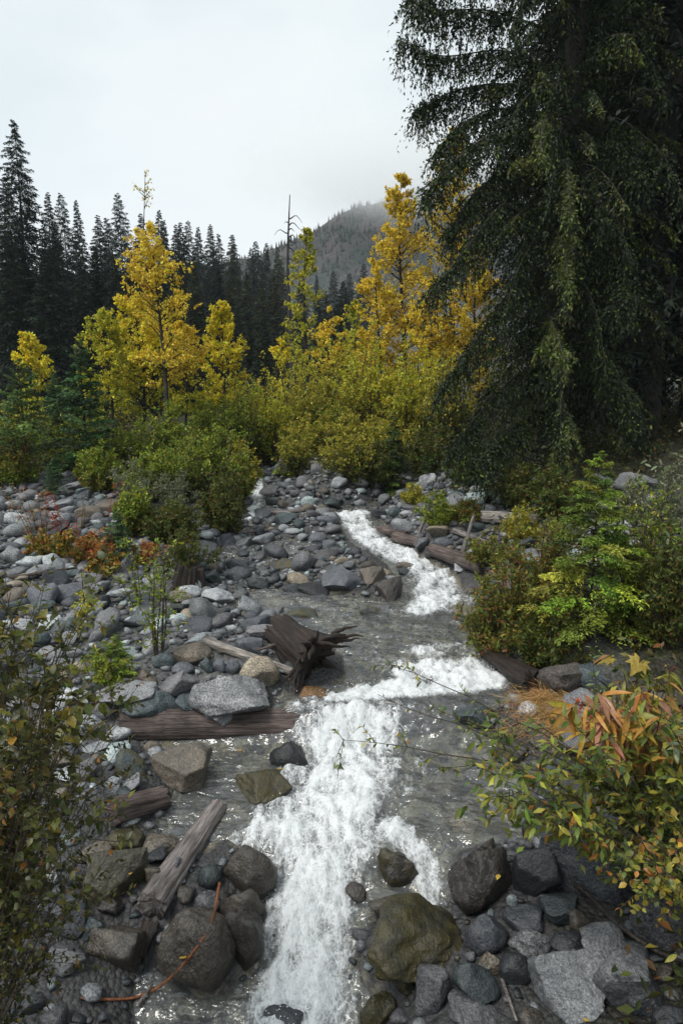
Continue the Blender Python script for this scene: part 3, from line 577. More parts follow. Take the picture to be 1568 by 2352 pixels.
for px, row, rad, cn, lb in ((985, 1890, .24, 'olive', 'olive brown boulder under the clear water beside the white chute'), (1075, 1830, .26, 'tan', 'pale tan boulder under the clear water off the slanted slab'), (1140, 1880, .2, 'olive', 'submerged greenish boulder against the edge of the slanted slab'), (1015, 1770, .2, 'brown', 'brown stone drowned just below the log sill'), (1110, 1745, .17, 'grey', 'grey drowned stone under the overhanging twig'), (960, 1985, .17, 'tan', 'tan drowned stone behind the dark splashed rock'), (430, 1800, .2, 'tan', 'tan boulder lying under the still pool'), (520, 1780, .15, 'grey', 'grey stone lying under the still pool near the mossy wet boulder')):
    g = PW(px, row); rg = srng(px); hz = rad * .7; o = obj('boulder', RM[('round', 'rough', 'facet')[px % 3], rg.integers(3)], None, (g[0], g[1], Wl(g[1]) - hz - .03), label=lb, category='boulder', group='boulders and stones along the stream')
    o.scale = (rad * 1.15, rad, hz); o.rotation_euler = (0, 0, rg.uniform(0, 6)); o.color = (*(np.array(CLR[cn]) * 1.25), .3); ROCKS.append((g[0], g[1], rad * .8))
NHAND = len(HAND) + 8

# scattered stones: sampled on the ground, largest first
Z_BAR = np.array([(-200,1085),(250,1095),(300,1240),(420,1240),(470,1215),(560,1180),(590,1050),(660,1045),(860,1075),(880,1140),(880,1195),(770,1200),(800,1260),(905,1330),(925,1385),(780,1362),(650,1350),(545,1400),(690,1440),(745,1480),(640,1600),(420,1690),(300,1725),(200,1740),(-200,1760)], float)
Z_RB = np.array([(860,1160),(940,1100),(1020,1040),(1260,1120),(1500,1100),(1600,1200),(1500,1330),(1250,1300),(1100,1310),(1030,1300),(960,1262),(900,1230)], float)
Z_NL = np.array([(-300,1720),(330,1725),(470,1730),(370,1860),(370,1950),(440,1975),(520,1930),(600,2050),(600,2150),(560,2260),(480,2310),(335,2240),(330,2450),(-500,2450)], float)
Z_NR = np.array([(1025,2060),(1050,1945),(1200,1925),(1215,1850),(1190,1760),(1140,1700),(1070,1655),(1200,1600),(1420,1560),(1700,1700),(2000,2450),(890,2450),(840,2260),(800,2200),(830,2140),(870,2080),(1010,2105)], float)
def inpoly(px, py, P):
    ins = np.zeros(px.shape, bool)
    for (ax, ay), (bx, by) in zip(P, np.roll(P, -1, 0)):
        cnd = (ay > py) != (by > py); ins ^= cnd & (px < ax + (py - ay) * (bx - ax) / (by - ay + 1e-12))
    return ins
PAL = [('grey', 4), ('pale', 3.2), ('slate', 2.5), ('teal', 1.8), ('purple', 2), ('tan', 1), ('dark', 1.2), ('brown', 1), ('greenwhite', .8), ('white', .5)]
pn_ = [a for a, b in PAL]; pw_ = np.array([b for a, b in PAL]); pw_ /= pw_.sum()
rg = srng(21); SC = []
PX = np.zeros((20000, 3)); PX[:len(ROCKS)] = ROCKS; nR = len(ROCKS)
for (r0, r1, ncand) in ((.13, .23, 2600), (.075, .13, 5200), (.045, .075, 14000), (.024, .045, 34000)):
    xs_ = rg.uniform(-9, 8, ncand); ys_ = 3.0 + 17.5 * rg.uniform(0, 1, ncand) ** .85; rs = r0 + (r1 - r0) * rg.uniform(0, 1, ncand) ** 1.7
    zz = Bz(xs_, ys_); px, py, dp = proj(np.stack([xs_, ys_, zz], -1)); sdv = Sdq(xs_, ys_)
    ok = (px > -60) & (px < 1630) & (py < 2420) & (inpoly(px, py, Z_BAR) | inpoly(px, py, Z_RB) | inpoly(px, py, Z_NL) | inpoly(px, py, Z_NR) | ((sdv < -.02) & (rg.uniform(size=ncand) < .55)))
    ok &= (rs * 2 * FOC / dp > 8)
    for i in np.nonzero(ok)[0]:
        P_ = PX[:nR]
        if (np.hypot(P_[:, 0] - xs_[i], P_[:, 1] - ys_[i]) < .74 * (P_[:, 2] + rs[i])).any(): continue
        under = sdv[i] < -.02
        if under and 500 < px[i] < 775 and 1195 < py[i] < 1350 and rg.uniform() < .75: under = 0
        if under and rs[i] > .085: continue
        if rs[i] > .1 and ys_[i] < 5.3: continue
        if nR >= 9500: break
        PX[nR] = (xs_[i], ys_[i], rs[i]); nR += 1; SC.append((xs_[i], ys_[i], rs[i], under, px[i], py[i], 2 * rs[i] * FOC / dp[i]))
SC.sort(key=lambda s: -s[6] * (0.2 if s[3] else 1))
NIND = 300 - NHAND
LM = [((595,1550),'the upright tan boulder'),((700,1520),'the root stump'),((560,1500),'the bleached pole'),((470,1690),'the fallen log'),((275,1510),'the cedar seedling'),((370,1400),'the thin gravel willow'),((110,1160),'the red fireweed'),((275,1240),'the fir sapling'),
 ((165,1362),'the purple grey boulder'),((719,1358),'the black block'),((435,1325),'the rotten stump'),((960,1300),'the upper chute'),((590,1140),'the thin white thread'),((500,1240),'the shaded backwater'),((420,1120),'the green bank shrub'),((800,1182),'the foaming lip'),((650,1182),'the midstream driftwood'),
 ((1050,1290),'the reddish bank log'),((1165,1202),'the grey plank'),((920,1060),'the bank cedar'),((1040,1560),'the white cascade'),((430,1980),'the diagonal log'),((450,2180),'the twig topped boulder'),((260,2010),'the square granite boulder'),((320,1870),'the short log'),((603,1815),'the mossy wet boulder'),
 ((470,1830),'the still pool'),((1107,2020),'the large brown boulder'),((1345,1960),'the slanted slab'),((1308,2260),'the pale mottled boulder'),((1420,2130),'the bare root'),((952,2150),'the olive boulder'),((1270,1620),'the dry orange grass'),((1100,1740),'the overhanging twig'),((1300,1300),'the cedar sapling'),((1200,1100),'the great hemlock'),((1110,1150),'the cut bank'),((122,1434),'the whitish boulder'),((60,1335),'the lying stick'),((501,1375),'the pale faceted boulder'),((692,1415),'the dark green boulder'),((787,1330),'the slate triangle'),((730,1240),'the round purple boulder'),((159,2090),'the slaty slab'),((1510,2120),'the tall mottled boulder'),((60,1600),'the yellowing alder'),((90,1900),'the twiggy thicket')]
LMP = np.array([a for a, b in LM], float); seen = {}
CW = {'grey': 'grey', 'pale': 'pale grey', 'slate': 'slate', 'teal': 'blue green', 'purple': 'purple grey', 'tan': 'tan', 'dark': 'dark', 'brown': 'brown', 'greenwhite': 'greenish white', 'white': 'white', 'olive': 'olive'}
SWD = {'round': 'rounded', 'block': 'blocky', 'facet': 'angular', 'slab': 'flat', 'rough': 'rough'}
LOW = [rock_geo(300 + i, 2 if i < 6 else 1, **SHAPES[list(SHAPES)[i % 5]]) for i in range(16)]
acc = Acc(); wets = []; nind = 0
for (x, y, r, under, px, py, wpx) in SC:
    cn = pn_[rg.choice(len(pn_), p=pw_)] if not under else ['olive', 'brown', 'grey', 'tan', 'teal', 'purple'][rg.integers(6)]
    sh = ['round', 'block', 'facet', 'slab', 'rough'][rg.choice(5, p=[.14, .16, .34, .2, .16])]
    hz = r * rg.uniform(.5, .85) * (.7 if sh == 'slab' else 1); sx, sy = r * rg.uniform(.95, 1.3), r * rg.uniform(.75, 1.0); rot = rg.uniform(0, 6.28)
    zb = float(Tz(x, y)); z = zb + hz * rg.uniform(.2, .55); nearw = Sdq(x, y) < .12
    if not under and Sdq(x, y) < -.02: z = Wl(y) + hz * rg.uniform(-.1, .35)
    if under: z = min(z, Wl(y) - hz - .015 + (.05 if rg.uniform() < .25 else 0))
    wet = (rg.uniform(.5, .95) if nearw else rg.uniform(0, .3)) if y > 5.2 else rg.uniform(.8, 1)  # stones nearest the camera get high wetness everywhere, painting in shade
    cl = np.array(CLR[cn]) * rg.uniform(.5, 1.05) * np.array([.94, 1.0, 1.06])
    if nind < NIND and not under and 0 < px < 1568 and py < 2352:
        o = None; lab = None; od = np.argsort(np.hypot(*(LMP - (px, py)).T)); sz = 'big' if wpx > 60 else 'mid sized' if wpx > 38 else 'small'
        for i_, j_ in ((0, 1), (0, 2), (1, 2), (0, 3), (1, 3), (2, 3), (0, 4), (1, 4), (0, 5), (2, 4), (3, 4), (1, 5), (2, 5)):
            lab = f"{sz} {CW[cn]} {SWD[sh]} stone between {LM[od[i_]][1]} and {LM[od[j_]][1]}"
            if lab not in seen and len(lab.split()) <= 16: break
        seen[lab] = 1; nind += 1
        o = obj('stone', RM[sh, rg.integers(3)], None, (x, y, z), label=lab, category='stone', group='boulders and stones along the stream')
        o.scale = (sx, sy, hz); o.rotation_euler = (rg.normal(0, .2), rg.normal(0, .2), rot); o.color = (*cl, wet)
        if rg.uniform() < .3: o.material_slots[0].link = 'OBJECT'; o.material_slots[0].material = M_ROCK['granite']
    else:
        v, f = LOW[rg.integers(6) if wpx > 30 else 6 + rg.integers(10)]
        M = np.array((Matrix.Rotation(rot, 3, 'Z') @ Matrix.Rotation(rg.normal(0, .25), 3, 'X')))
        acc.add((v * (sx, sy, hz)) @ M.T + (x, y, z), t=f, c=cl); wets.append(np.full(len(v), wet))
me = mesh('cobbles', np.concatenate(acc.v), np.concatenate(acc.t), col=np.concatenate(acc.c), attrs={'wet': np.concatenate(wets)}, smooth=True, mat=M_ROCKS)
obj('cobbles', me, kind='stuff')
print('ROCKS', NHAND, nind, len(SC), acc.n)
# ------------------------------------------------------------------ dead wood
def log_geo(seed, length, r0, r1, sides=36, seg=64, ridge=.10, jag=.12, bend=0.0, flat=1.0):
    rg = srng(seed); th = np.arange(sides) * 2 * math.pi / sides; s = np.linspace(0, 1, seg); TH, SS = np.meshgrid(th, s)
    e0, e1 = jag * length * .5 * np.abs(pn(np.cos(th) * 2.2 + seed, np.sin(th) * 2.2)) * 2, jag * length * .5 * np.abs(pn(np.cos(th) * 2.2 + 9, np.sin(th) * 2.2 + seed)) * 2
    z = (-length / 2 + e0)[None, :] * (1 - SS) + (length / 2 - e1)[None, :] * SS
    rad = r0 + (r1 - r0) * SS; cx, cy = np.cos(TH), np.sin(TH)
    rid = pn(cx * 5 + seed, cy * 5, SS * length * .9) + .6 * pn(cx * 11, cy * 11 + seed, SS * length * 1.4)
    rad = rad * (1 + ridge * rid * 1.6 + .12 * pn(cx * 1.2, cy * 1.2 + seed, SS * length * 1.5))
    v = np.stack([rad * cx * flat, rad * cy, z], -1); v[..., 0] += bend * length * np.sin(SS * math.pi)
    qs = []
    j, i = np.meshgrid(np.arange(seg - 1), np.arange(sides), indexing='ij'); a = j * sides + i; b = j * sides + (i + 1) % sides
    q = np.stack([a, b, b + sides, a + sides], -1).reshape(-1, 4)
    v = v.reshape(-1, 3); n0 = len(v)
    v = np.concatenate([v, [[0, 0, -length / 2 + e0.max() * .8 + .02]], [[bend * 0, 0, length / 2 - e1.max() * .8 - .02]]])
    k = np.arange(sides); t = np.concatenate([np.stack([(k + 1) % sides, k, np.full(sides, n0)], -1), np.stack([(seg - 1) * sides + k, (seg - 1) * sides + (k + 1) % sides, np.full(sides, n0 + 1)], -1)])
    return v, t, q
def place_log(name, label, cat, a, b, r0, r1, mat, group=None, roll=0.0, **kw):
    a, b = np.array(a), np.array(b); L_ = float(np.linalg.norm(b - a)); v, t, q = log_geo(int(abs(a[0] * 100 + b[1] * 10)) + 3, L_, r0, r1, **kw)
    o = obj(name, mesh(name, v, t, q, smooth=True, mat=mat), None, tuple((a + b) / 2), label=label, category=cat, group=group)
    o.rotation_mode = 'QUATERNION'; o.rotation_quaternion = Vector(b - a).to_track_quat('Z', 'Y') @ Quaternion((0, 0, 1), roll); return o
G_WOOD = 'driftwood caught among the stones'
# the fallen log that makes the sill
p0 = PW(275, 1690); p1 = PW(1135, 1632); zl = Wl(6.32) - .165
place_log('fallen_log', 'long reddish brown fallen log lying across the stream, its far half under water', 'log', (p0[0], p0[1] + .06, zl + .10), (p1[0], p1[1] + .10, zl - .02), .16, .14, M_WOODRED, G_WOOD, sides=60, seg=110, ridge=.07, jag=.03)
# diagonal weathered log
a = PT(505, 1868); b = PT(347, 2122); a[2] += .07; b[2] += .12
place_log('weathered_log', 'grey weathered log slanting down from the still pool to the dark rocks', 'log', a, b, .075, .105, M_WOODGREY, G_WOOD, jag=.10, ridge=.12, seg=90)
a = PT(352, 2120); b = PT(318, 2215); a[2] += .02; b[2] += .05
place_log('log_fragment', 'splintered dark log end hanging below the grey weathered log', 'log', a, b, .06, .045, M_WOODDARK, G_WOOD, jag=.25, ridge=.16)
a = PT(385, 1850); b = PT(252, 1890); a[2] += .07; b[2] += .08
place_log('short_log', 'short broken reddish log reaching into the still pool', 'log', a, b, .085, .10, M_WOODRED, G_WOOD, jag=.2, ridge=.13)
# bleached pole and sticks by the stump
a = PT(455, 1478); b = PT(698, 1566); a[2] += .05; b[2] += .07
place_log('bleached_pole', 'bleached straight pole leaning past the upright tan boulder', 'log', a, b, .055, .04, M_WOODPALE, G_WOOD, jag=.04)
a = PT(590, 1512); b = PT(684, 1498); a[2] += .09; b[2] += .18
place_log('broken_stick', 'thin reddish broken stick lying across the bleached pole', 'stick', a, b, .014, .018, M_WOODRED, G_WOOD, jag=.1)
a = PT(25, 1340); b = PT(180, 1330); a[2] += .08; b[2] += .17
place_log('lying_stick', 'long peeled stick lying on boulders of the gravel bar', 'stick', a, b, .022, .016, M_TWIG, G_WOOD, jag=.05)
# root stump : trunk, roots
def stump(label, pa, pb, r0, r1, nroot, seed, mat, rl, name='root_stump'):
    rg = srng(seed); root = thing(name, label, 'stump', tuple((pa + pb) / 2), G_WOOD); L_ = float(np.linalg.norm(pb - pa))
    v, t, q = log_geo(seed, L_, r0, r1, ridge=.3, jag=.4, sides=44); o = obj('trunk', mesh('trunk', v, t, q, smooth=True, mat=mat), root)
    o.rotation_mode = 'QUATERNION'; qd = Vector(pb - pa).to_track_quat('Z', 'Y'); o.rotation_quaternion = qd
    ax = nrm(pb - pa)
    for i in range(nroot):
        d0 = unit(rg, 1)[0]; d0 = nrm(d0 - ax * (d0 @ ax)); d = nrm(d0 * 1.0 + ax * rg.uniform(.1, .9)); l = rl * rg.uniform(.5, 1.1); s = np.linspace(0, 1, 9)[:, None]
        pts = (pb - (pa + pb) / 2) - ax * .12 * L_ + d0 * r1 * .6 + d * l * s + unit(rg, 1) * .25 * l * s ** 2 + np.array([[0, 0, -.25 * l]]) * s ** 2 + .03 * np.stack([pn(s[:, 0] * 4, i, k_) for k_ in (0.5, 3.5, 7.5)], -1) * l * 2
        ac = Acc(); tubes(ac, pts[None], (.034 * (1 - s[:, 0]) ** .8 + .005)[None] * rg.uniform(.5, 1.3), 7); obj('root', ac.mesh('root', mat, True), root)
    return root
a = PT(628, 1475); b = PT(735, 1560); a[2] += .20; b[2] += .18
stump('dark splintered root stump tipped over at the edge of the calm reach', a, b, .15, .25, 34, 41, M_WOODDARK, .46)
a = PT(430, 1345); b = a + np.array([-.02, .05, .42]); a[2] -= .05
stump('dark rotten stump standing under the low shrub beside the bar', b + np.array([.06, 0, -.12]), a, .17, .22, 16, 42, M_WOODDARK, .55, 'rotten_stump')
# wood on the far bank
a = PT(985, 1272); b = PT(1115, 1318); a[2] += .08; b[2] += .10
place_log('bank_log', 'smooth reddish dead log lying along the bank beside the upper chute', 'log', a, b, .10, .12, M_WOODRED, G_WOOD, jag=.08)
a = PT(1102, 1203); b = PT(1235, 1209); a[2] += .12; b[2] += .1
place_log('grey_plank', 'flat pale grey split log lying below the cut bank', 'log', a, b, .10, .085, M_WOODPALE, G_WOOD, jag=.04, flat=.5)
for (px0, r0_, px1, r1_, ra, lb) in ((872, 1228, 935, 1240, .09, 'broad brown stub of wood at the waterline beside the upper chute'), (905, 1246, 975, 1262, .10, 'red brown broken log end under the bank debris'), (955, 1245, 985, 1180, .03, 'thin bare branch standing out of the bank debris'), (1060, 1275, 1085, 1215, .035, 'forked dead branch leaning on the bank debris'), (1040, 1225, 1120, 1255, .05, 'rusty dead branch across the bank debris'), (600, 1186, 720, 1176, .05, 'thin dark driftwood pole lying across midstream stones'), (545, 1228, 615, 1222, .035, 'bleached stick lying by the shaded backwater'), (1115, 1225, 1080, 1262, .03, 'grey root reaching down from the grey plank')):
    a = PT(px0, r0_); b = PT(px1, r1_); a[2] += ra; b[2] += ra
    if lb.startswith(('thin bare', 'forked')): b = a + np.array([(px1 - px0) * .008, .1, .6])
    place_log('driftwood', lb, 'driftwood', a, b, ra, ra * .7, M_WOODRED if ra > .06 else M_WOODGREY, G_WOOD, jag=.15)
a = PT(1104, 1522); b = PT(1232, 1596); a[2] += .13; b[2] += .12
place_log('dark_driftwood', 'dark pointed driftwood log aimed into the white cascade', 'driftwood', a, b, .05, .12, M_WOODDARK, G_WOOD, jag=.2, ridge=.14)
def twig(name, label, pix, r, mat, lift, cat='twig', side=None):
    p = np.array([PT(a_, b_) for a_, b_ in pix]); p[:, 2] += np.array(lift)
    k = np.linspace(0, len(p) - 1, 40); pts = np.stack([np.interp(k, np.arange(len(p)), p[:, i]) for i in range(3)], -1)
    for _ in range(4): pts[1:-1] = (pts[:-2] + 2 * pts[1:-1] + pts[2:]) / 4
    c0 = pts.mean(0); ac = Acc(); pts = pts - c0; tubes(ac, pts[None], np.linspace(r, r * .6, 40)[None], 7)
    return obj(name, ac.mesh(name, mat, True), None, tuple(c0), label=label, category=cat, group=G_WOOD)
tw = [(505,2047),(492,2107),(470,2155),(440,2197),(398,2245),(360,2275),(310,2297),(250,2300),(185,2296)]
bl = []
dg = bpy.context.evaluated_depsgraph_get(); bpy.context.view_layer.update(); dg.update()
def surf(px, row):
    d = ray(px, row); h, loc, n_, i_, ob_, m__ = S.ray_cast(dg, Vector((0, 0, CAM_Z)), Vector(d).normalized()); return np.array(loc) if h else PT(px, row)
p = np.array([surf(*q) for q in tw]); p[:, 2] += .012; p[0, 2] += .05
k = np.linspace(0, len(p) - 1, 60); pts = np.stack([np.interp(k, np.arange(len(p)), p[:, i]) for i in range(3)], -1)
for _ in range(5): pts[1:-1] = (pts[:-2] + 2 * pts[1:-1] + pts[2:]) / 4
c0 = pts.mean(0); ac = Acc(); tubes(ac, (pts - c0)[None], np.linspace(.011, .008, 60)[None], 7)
obj('orange_twig', ac.mesh('orange_twig', M_ORANGE, True), None, tuple(c0), label='curved orange peeled twig lying over the huge brown boulder', category='twig', group=G_WOOD)
def draped(name, label, pix, r, mat, up=.015):
    p = np.array([surf(*q) for q in pix]); p[:, 2] += up
    k = np.linspace(0, len(p) - 1, 50); pts = np.stack([np.interp(k, np.arange(len(p)), p[:, i]) for i in range(3)], -1)
    for _ in range(9): pts[1:-1] = (pts[:-2] + 2 * pts[1:-1] + pts[2:]) / 4
    c0 = pts.mean(0); ac = Acc(); tubes(ac, (pts - c0)[None], np.linspace(r, r * .6, 50)[None], 7)
    obj(name, ac.mesh(name, mat, True), None, tuple(c0), label=label, category='root' if 'root' in name else 'stick', group=G_WOOD)
draped('bare_root', 'dark bare root running over the rocks below the slanted slab', [(1314,2042),(1350,2067),(1395,2117),(1455,2167),(1510,2202),(1590,2232)], .016, M_BARK, .04)
draped('grey_stick', 'thin grey stick between boulders at the bottom edge', [(1152,2260),(1166,2300),(1186,2356)], .012, M_WOODGREY, .03)
draped('pale_stick', 'short pale stick poking out of the clear dark water', [(318,2318),(335,2295),(350,2270)], .014, M_WOODGREY, .03)
# ------------------------------------------------------------------ plants : builders
GOLD = [(5, (.80, .58, .045)), (3, (.82, .64, .09)), (1.0, (.66, .40, .03)), (1.2, (.58, .52, .05))]
YELLOW = [(5, (.78, .64, .035)), (3, (.68, .60, .05)), (1.2, (.78, .50, .03)), (1, (.42, .46, .04))]
YGREEN = [(4, (.44, .45, .04)), (3, (.62, .54, .045)), (3, (.25, .31, .032)), (1, (.70, .52, .04))]
OLIVE = [(4, (.30, .30, .04)), (3, (.40, .34, .04)), (2, (.50, .39, .045)), (2, (.18, .22, .03))]
GREEN = [(4, (.15, .22, .026)), (3, (.25, .30, .032)), (2, (.36, .35, .038)), (1, (.075, .12, .02))]
DKGREEN = [(4, (.07, .10, .02)), (3, (.10, .125, .022)), (1.5, (.14, .12, .022)), (.7, (.16, .08, .02))]
SILVER = [(4, (.17, .19, .11)), (3, (.28, .29, .19)), (2, (.10, .12, .05))]
MIXRED = [(5, (.12, .16, .028)), (4, (.20, .21, .035)), (1.3, (.24, .12, .03)), (.9, (.26, .08, .03)), (1.2, (.30, .24, .04))]
PALETTES = dict(GOLD=GOLD, YELLOW=YELLOW, YGREEN=YGREEN, OLIVE=OLIVE, GREEN=GREEN, DKGREEN=DKGREEN, SILVER=SILVER, MIXRED=MIXRED)

def branchy(rng, al, ab, st, d, L, r, droop, ntw, nlf, lL, lW, pal, twl=.32, up=.2, hang=.35, s0=.15, low=None, zr=None, var=.25, twigs=True):
    """branches (B) with side twigs (ntw each) and leaves (nlf on each twig)"""
    B = len(st); d = nrm(d); L = np.broadcast_to(L, (B,)); s = np.linspace(0, 1, 7)
    wig = (rng.normal(size=(B, 1, 3)) * np.sin(s * 5 + rng.uniform(0, 6, (B, 1)))[..., None]) * .035 * L[:, None, None]
    f = lambda ss: st[:, None] + d[:, None] * (L[:, None] * ss)[..., None] + np.array([0, 0, -1.]) * (droop * L[:, None] * ss ** 2)[..., None]
    pts = f(np.broadcast_to(s, (B, 7))) + wig * s[None, :, None]
    tubes(ab, pts, np.broadcast_to(r, (B,))[:, None] * (1 - .8 * s)[None], 4)
    ts = s0 + (1 - s0) * np.sort(rng.uniform(0, 1, (B, ntw)) ** .85, 1)
    i0 = np.clip((ts * 6).astype(int), 0, 5); fr = ts * 6 - i0; bi = np.arange(B)[:, None]
    bs = pts[bi, i0] * (1 - fr[..., None]) + pts[bi, i0 + 1] * fr[..., None]
    td = nrm(d[:, None] * .55 + unit(rng, B * ntw).reshape(B, ntw, 3) * .85 + np.array([0, 0, up])); tl = twl * L[:, None] * (1.05 - .6 * ts) * rng.uniform(.5, 1.2, (B, ntw))
    e = bs + td * tl[..., None]; mid = (bs + e) / 2 + np.array([0, 0, .06]) * tl[..., None]
    if twigs: tubes(ab, np.stack([bs, mid, e], 2).reshape(-1, 3, 3), np.broadcast_to(np.broadcast_to(r, (B,))[:, None, None] * np.array([.28, .2, .1]), (B, ntw, 3)).reshape(-1, 3), 3)
    u = rng.uniform(.08, 1.03, (B, ntw, nlf)); p = bs[:, :, None] + (td * tl[..., None])[:, :, None] * u[..., None] + rng.normal(0, .25 * lL, (B, ntw, nlf, 3)) + np.array([0, 0, .06]) * (tl[..., None] * 4 * u * (1 - u))[..., None]
    ld = nrm(td[:, :, None] * .5 + rng.normal(size=p.shape) * .55 + np.array([0, 0, -hang])); p = p.reshape(-1, 3); M = len(p)
    col = pick(rng, pal, M, var)
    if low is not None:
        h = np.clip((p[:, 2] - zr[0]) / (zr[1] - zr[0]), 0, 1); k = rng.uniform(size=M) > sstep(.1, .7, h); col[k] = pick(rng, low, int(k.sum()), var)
    leaves(al, p, ld.reshape(-1, 3), unit(rng, M) + np.array([0, 0, .7]), lL * rng.uniform(.65, 1.25, M), lW * rng.uniform(.7, 1.25, M), col)
def ground_at(px, y, row=900):
    x = at_y(px, row, y)[0]; return np.array([x, y, float(Tz(x, y))])
def finish(root, al, ab, bm=None, lm=None, crown='crown', trunk='trunk'):
    if ab.n: obj(trunk, ab.mesh(trunk, bm or M_BARK, True), root)
    obj(crown, al.mesh(crown, lm or M_LEAF), root)
def broad_tree(label, px, y, top, hw, bot, pal, lL, nb, ntw, nlf, low=None, name='birch_tree', cat='tree', group='yellow trees behind the stream', lean=0.0, seed=0, sparse=.0, tk=.012, bark=None, shape=1.0):
    rng = srng(seed + int(px * 3 + y)); b = ground_at(px, y, (top + bot) / 2); H = at_y(px, top, y)[2] - b[2]; zb = at_y(px, bot, y)[2] - b[2]; rad = hw * y / FOC
    root = thing(name, label, cat, tuple(b), group); al, ab = Acc(), Acc()
    s = np.linspace(0, 1, 9); tr = np.stack([lean * H * s + .02 * H * np.sin(s * 4 + px), .015 * H * np.sin(s * 5 + y), s * H * .97], -1); tubes(ab, tr[None], (tk * H * (1 - .95 * s) + .004)[None], 7)
    h = zb / H + (1 - zb / H) * rng.uniform(0, 1, nb) ** (1 - sparse * .3); k = (h - zb / H) / (1 - zb / H)
    prof = np.clip(np.sin(np.clip(k * .86 + .14, 0, 1) * math.pi) ** .7 * (1 - .35 * k * shape) + .12, .12, 1.1); az = np.arange(nb) * 2.4 + rng.normal(0, .3, nb); el = .45 + .55 * k + rng.normal(0, .12, nb)
    st = np.stack([np.interp(h, s, tr[:, 0]), np.interp(h, s, tr[:, 1]), h * H * .97], -1); d = np.stack([np.cos(az), np.sin(az), el], -1)
    L = rad * prof * rng.uniform(.75, 1.15, nb) * np.sqrt(1 + el ** 2) * .9
    branchy(rng, al, ab, st, d, L, .0035 * H * (1.1 - .8 * k), .1, ntw, nlf, lL, lL * .72, pal, twl=.42, up=.25, hang=.6, low=low, zr=(zb, H))
    finish(root, al, ab, bark or M_BARK); return root
def bush(label, px, y, top, hw, pal, lL, nst, ntw, nlf, lw=.36, low=None, name='willow_bush', group='bushes along the stream', base=None, seed=0, spread=1.0, lean=(0, 0), bark=None, cat='bush'):
    b = ground_at(px, y) if base is None else np.array(base); y = b[1]; rng = srng(seed + int(px * 5 + y * 11)); H = max(.15, at_y(px, top, y)[2] - b[2]); rad = hw * y / FOC
    root = thing(name, label, cat, tuple(b), group); al, ab = Acc(), Acc()
    az = rng.uniform(0, 6.283, nst); rr = rng.uniform(0, 1, nst) ** .62; st = np.stack([np.cos(az) * rr * rad * .25, np.sin(az) * rr * rad * .25, np.zeros(nst) - .05], -1)
    tip = np.stack([np.cos(az) * rr * rad * spread + lean[0], np.sin(az) * rr * rad * .9 * spread + lean[1], H * (1 - .42 * rr ** 2.6) * rng.uniform(.42, 1.06, nst) * np.where(rng.uniform(size=nst) < .16, 1.18, 1.0)], -1) - st
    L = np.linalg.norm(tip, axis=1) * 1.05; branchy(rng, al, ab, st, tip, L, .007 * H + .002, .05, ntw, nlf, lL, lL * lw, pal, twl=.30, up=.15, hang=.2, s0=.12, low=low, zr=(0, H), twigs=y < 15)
    finish(root, al, ab, bark or M_TWIG, crown='foliage', trunk='stem'); return root

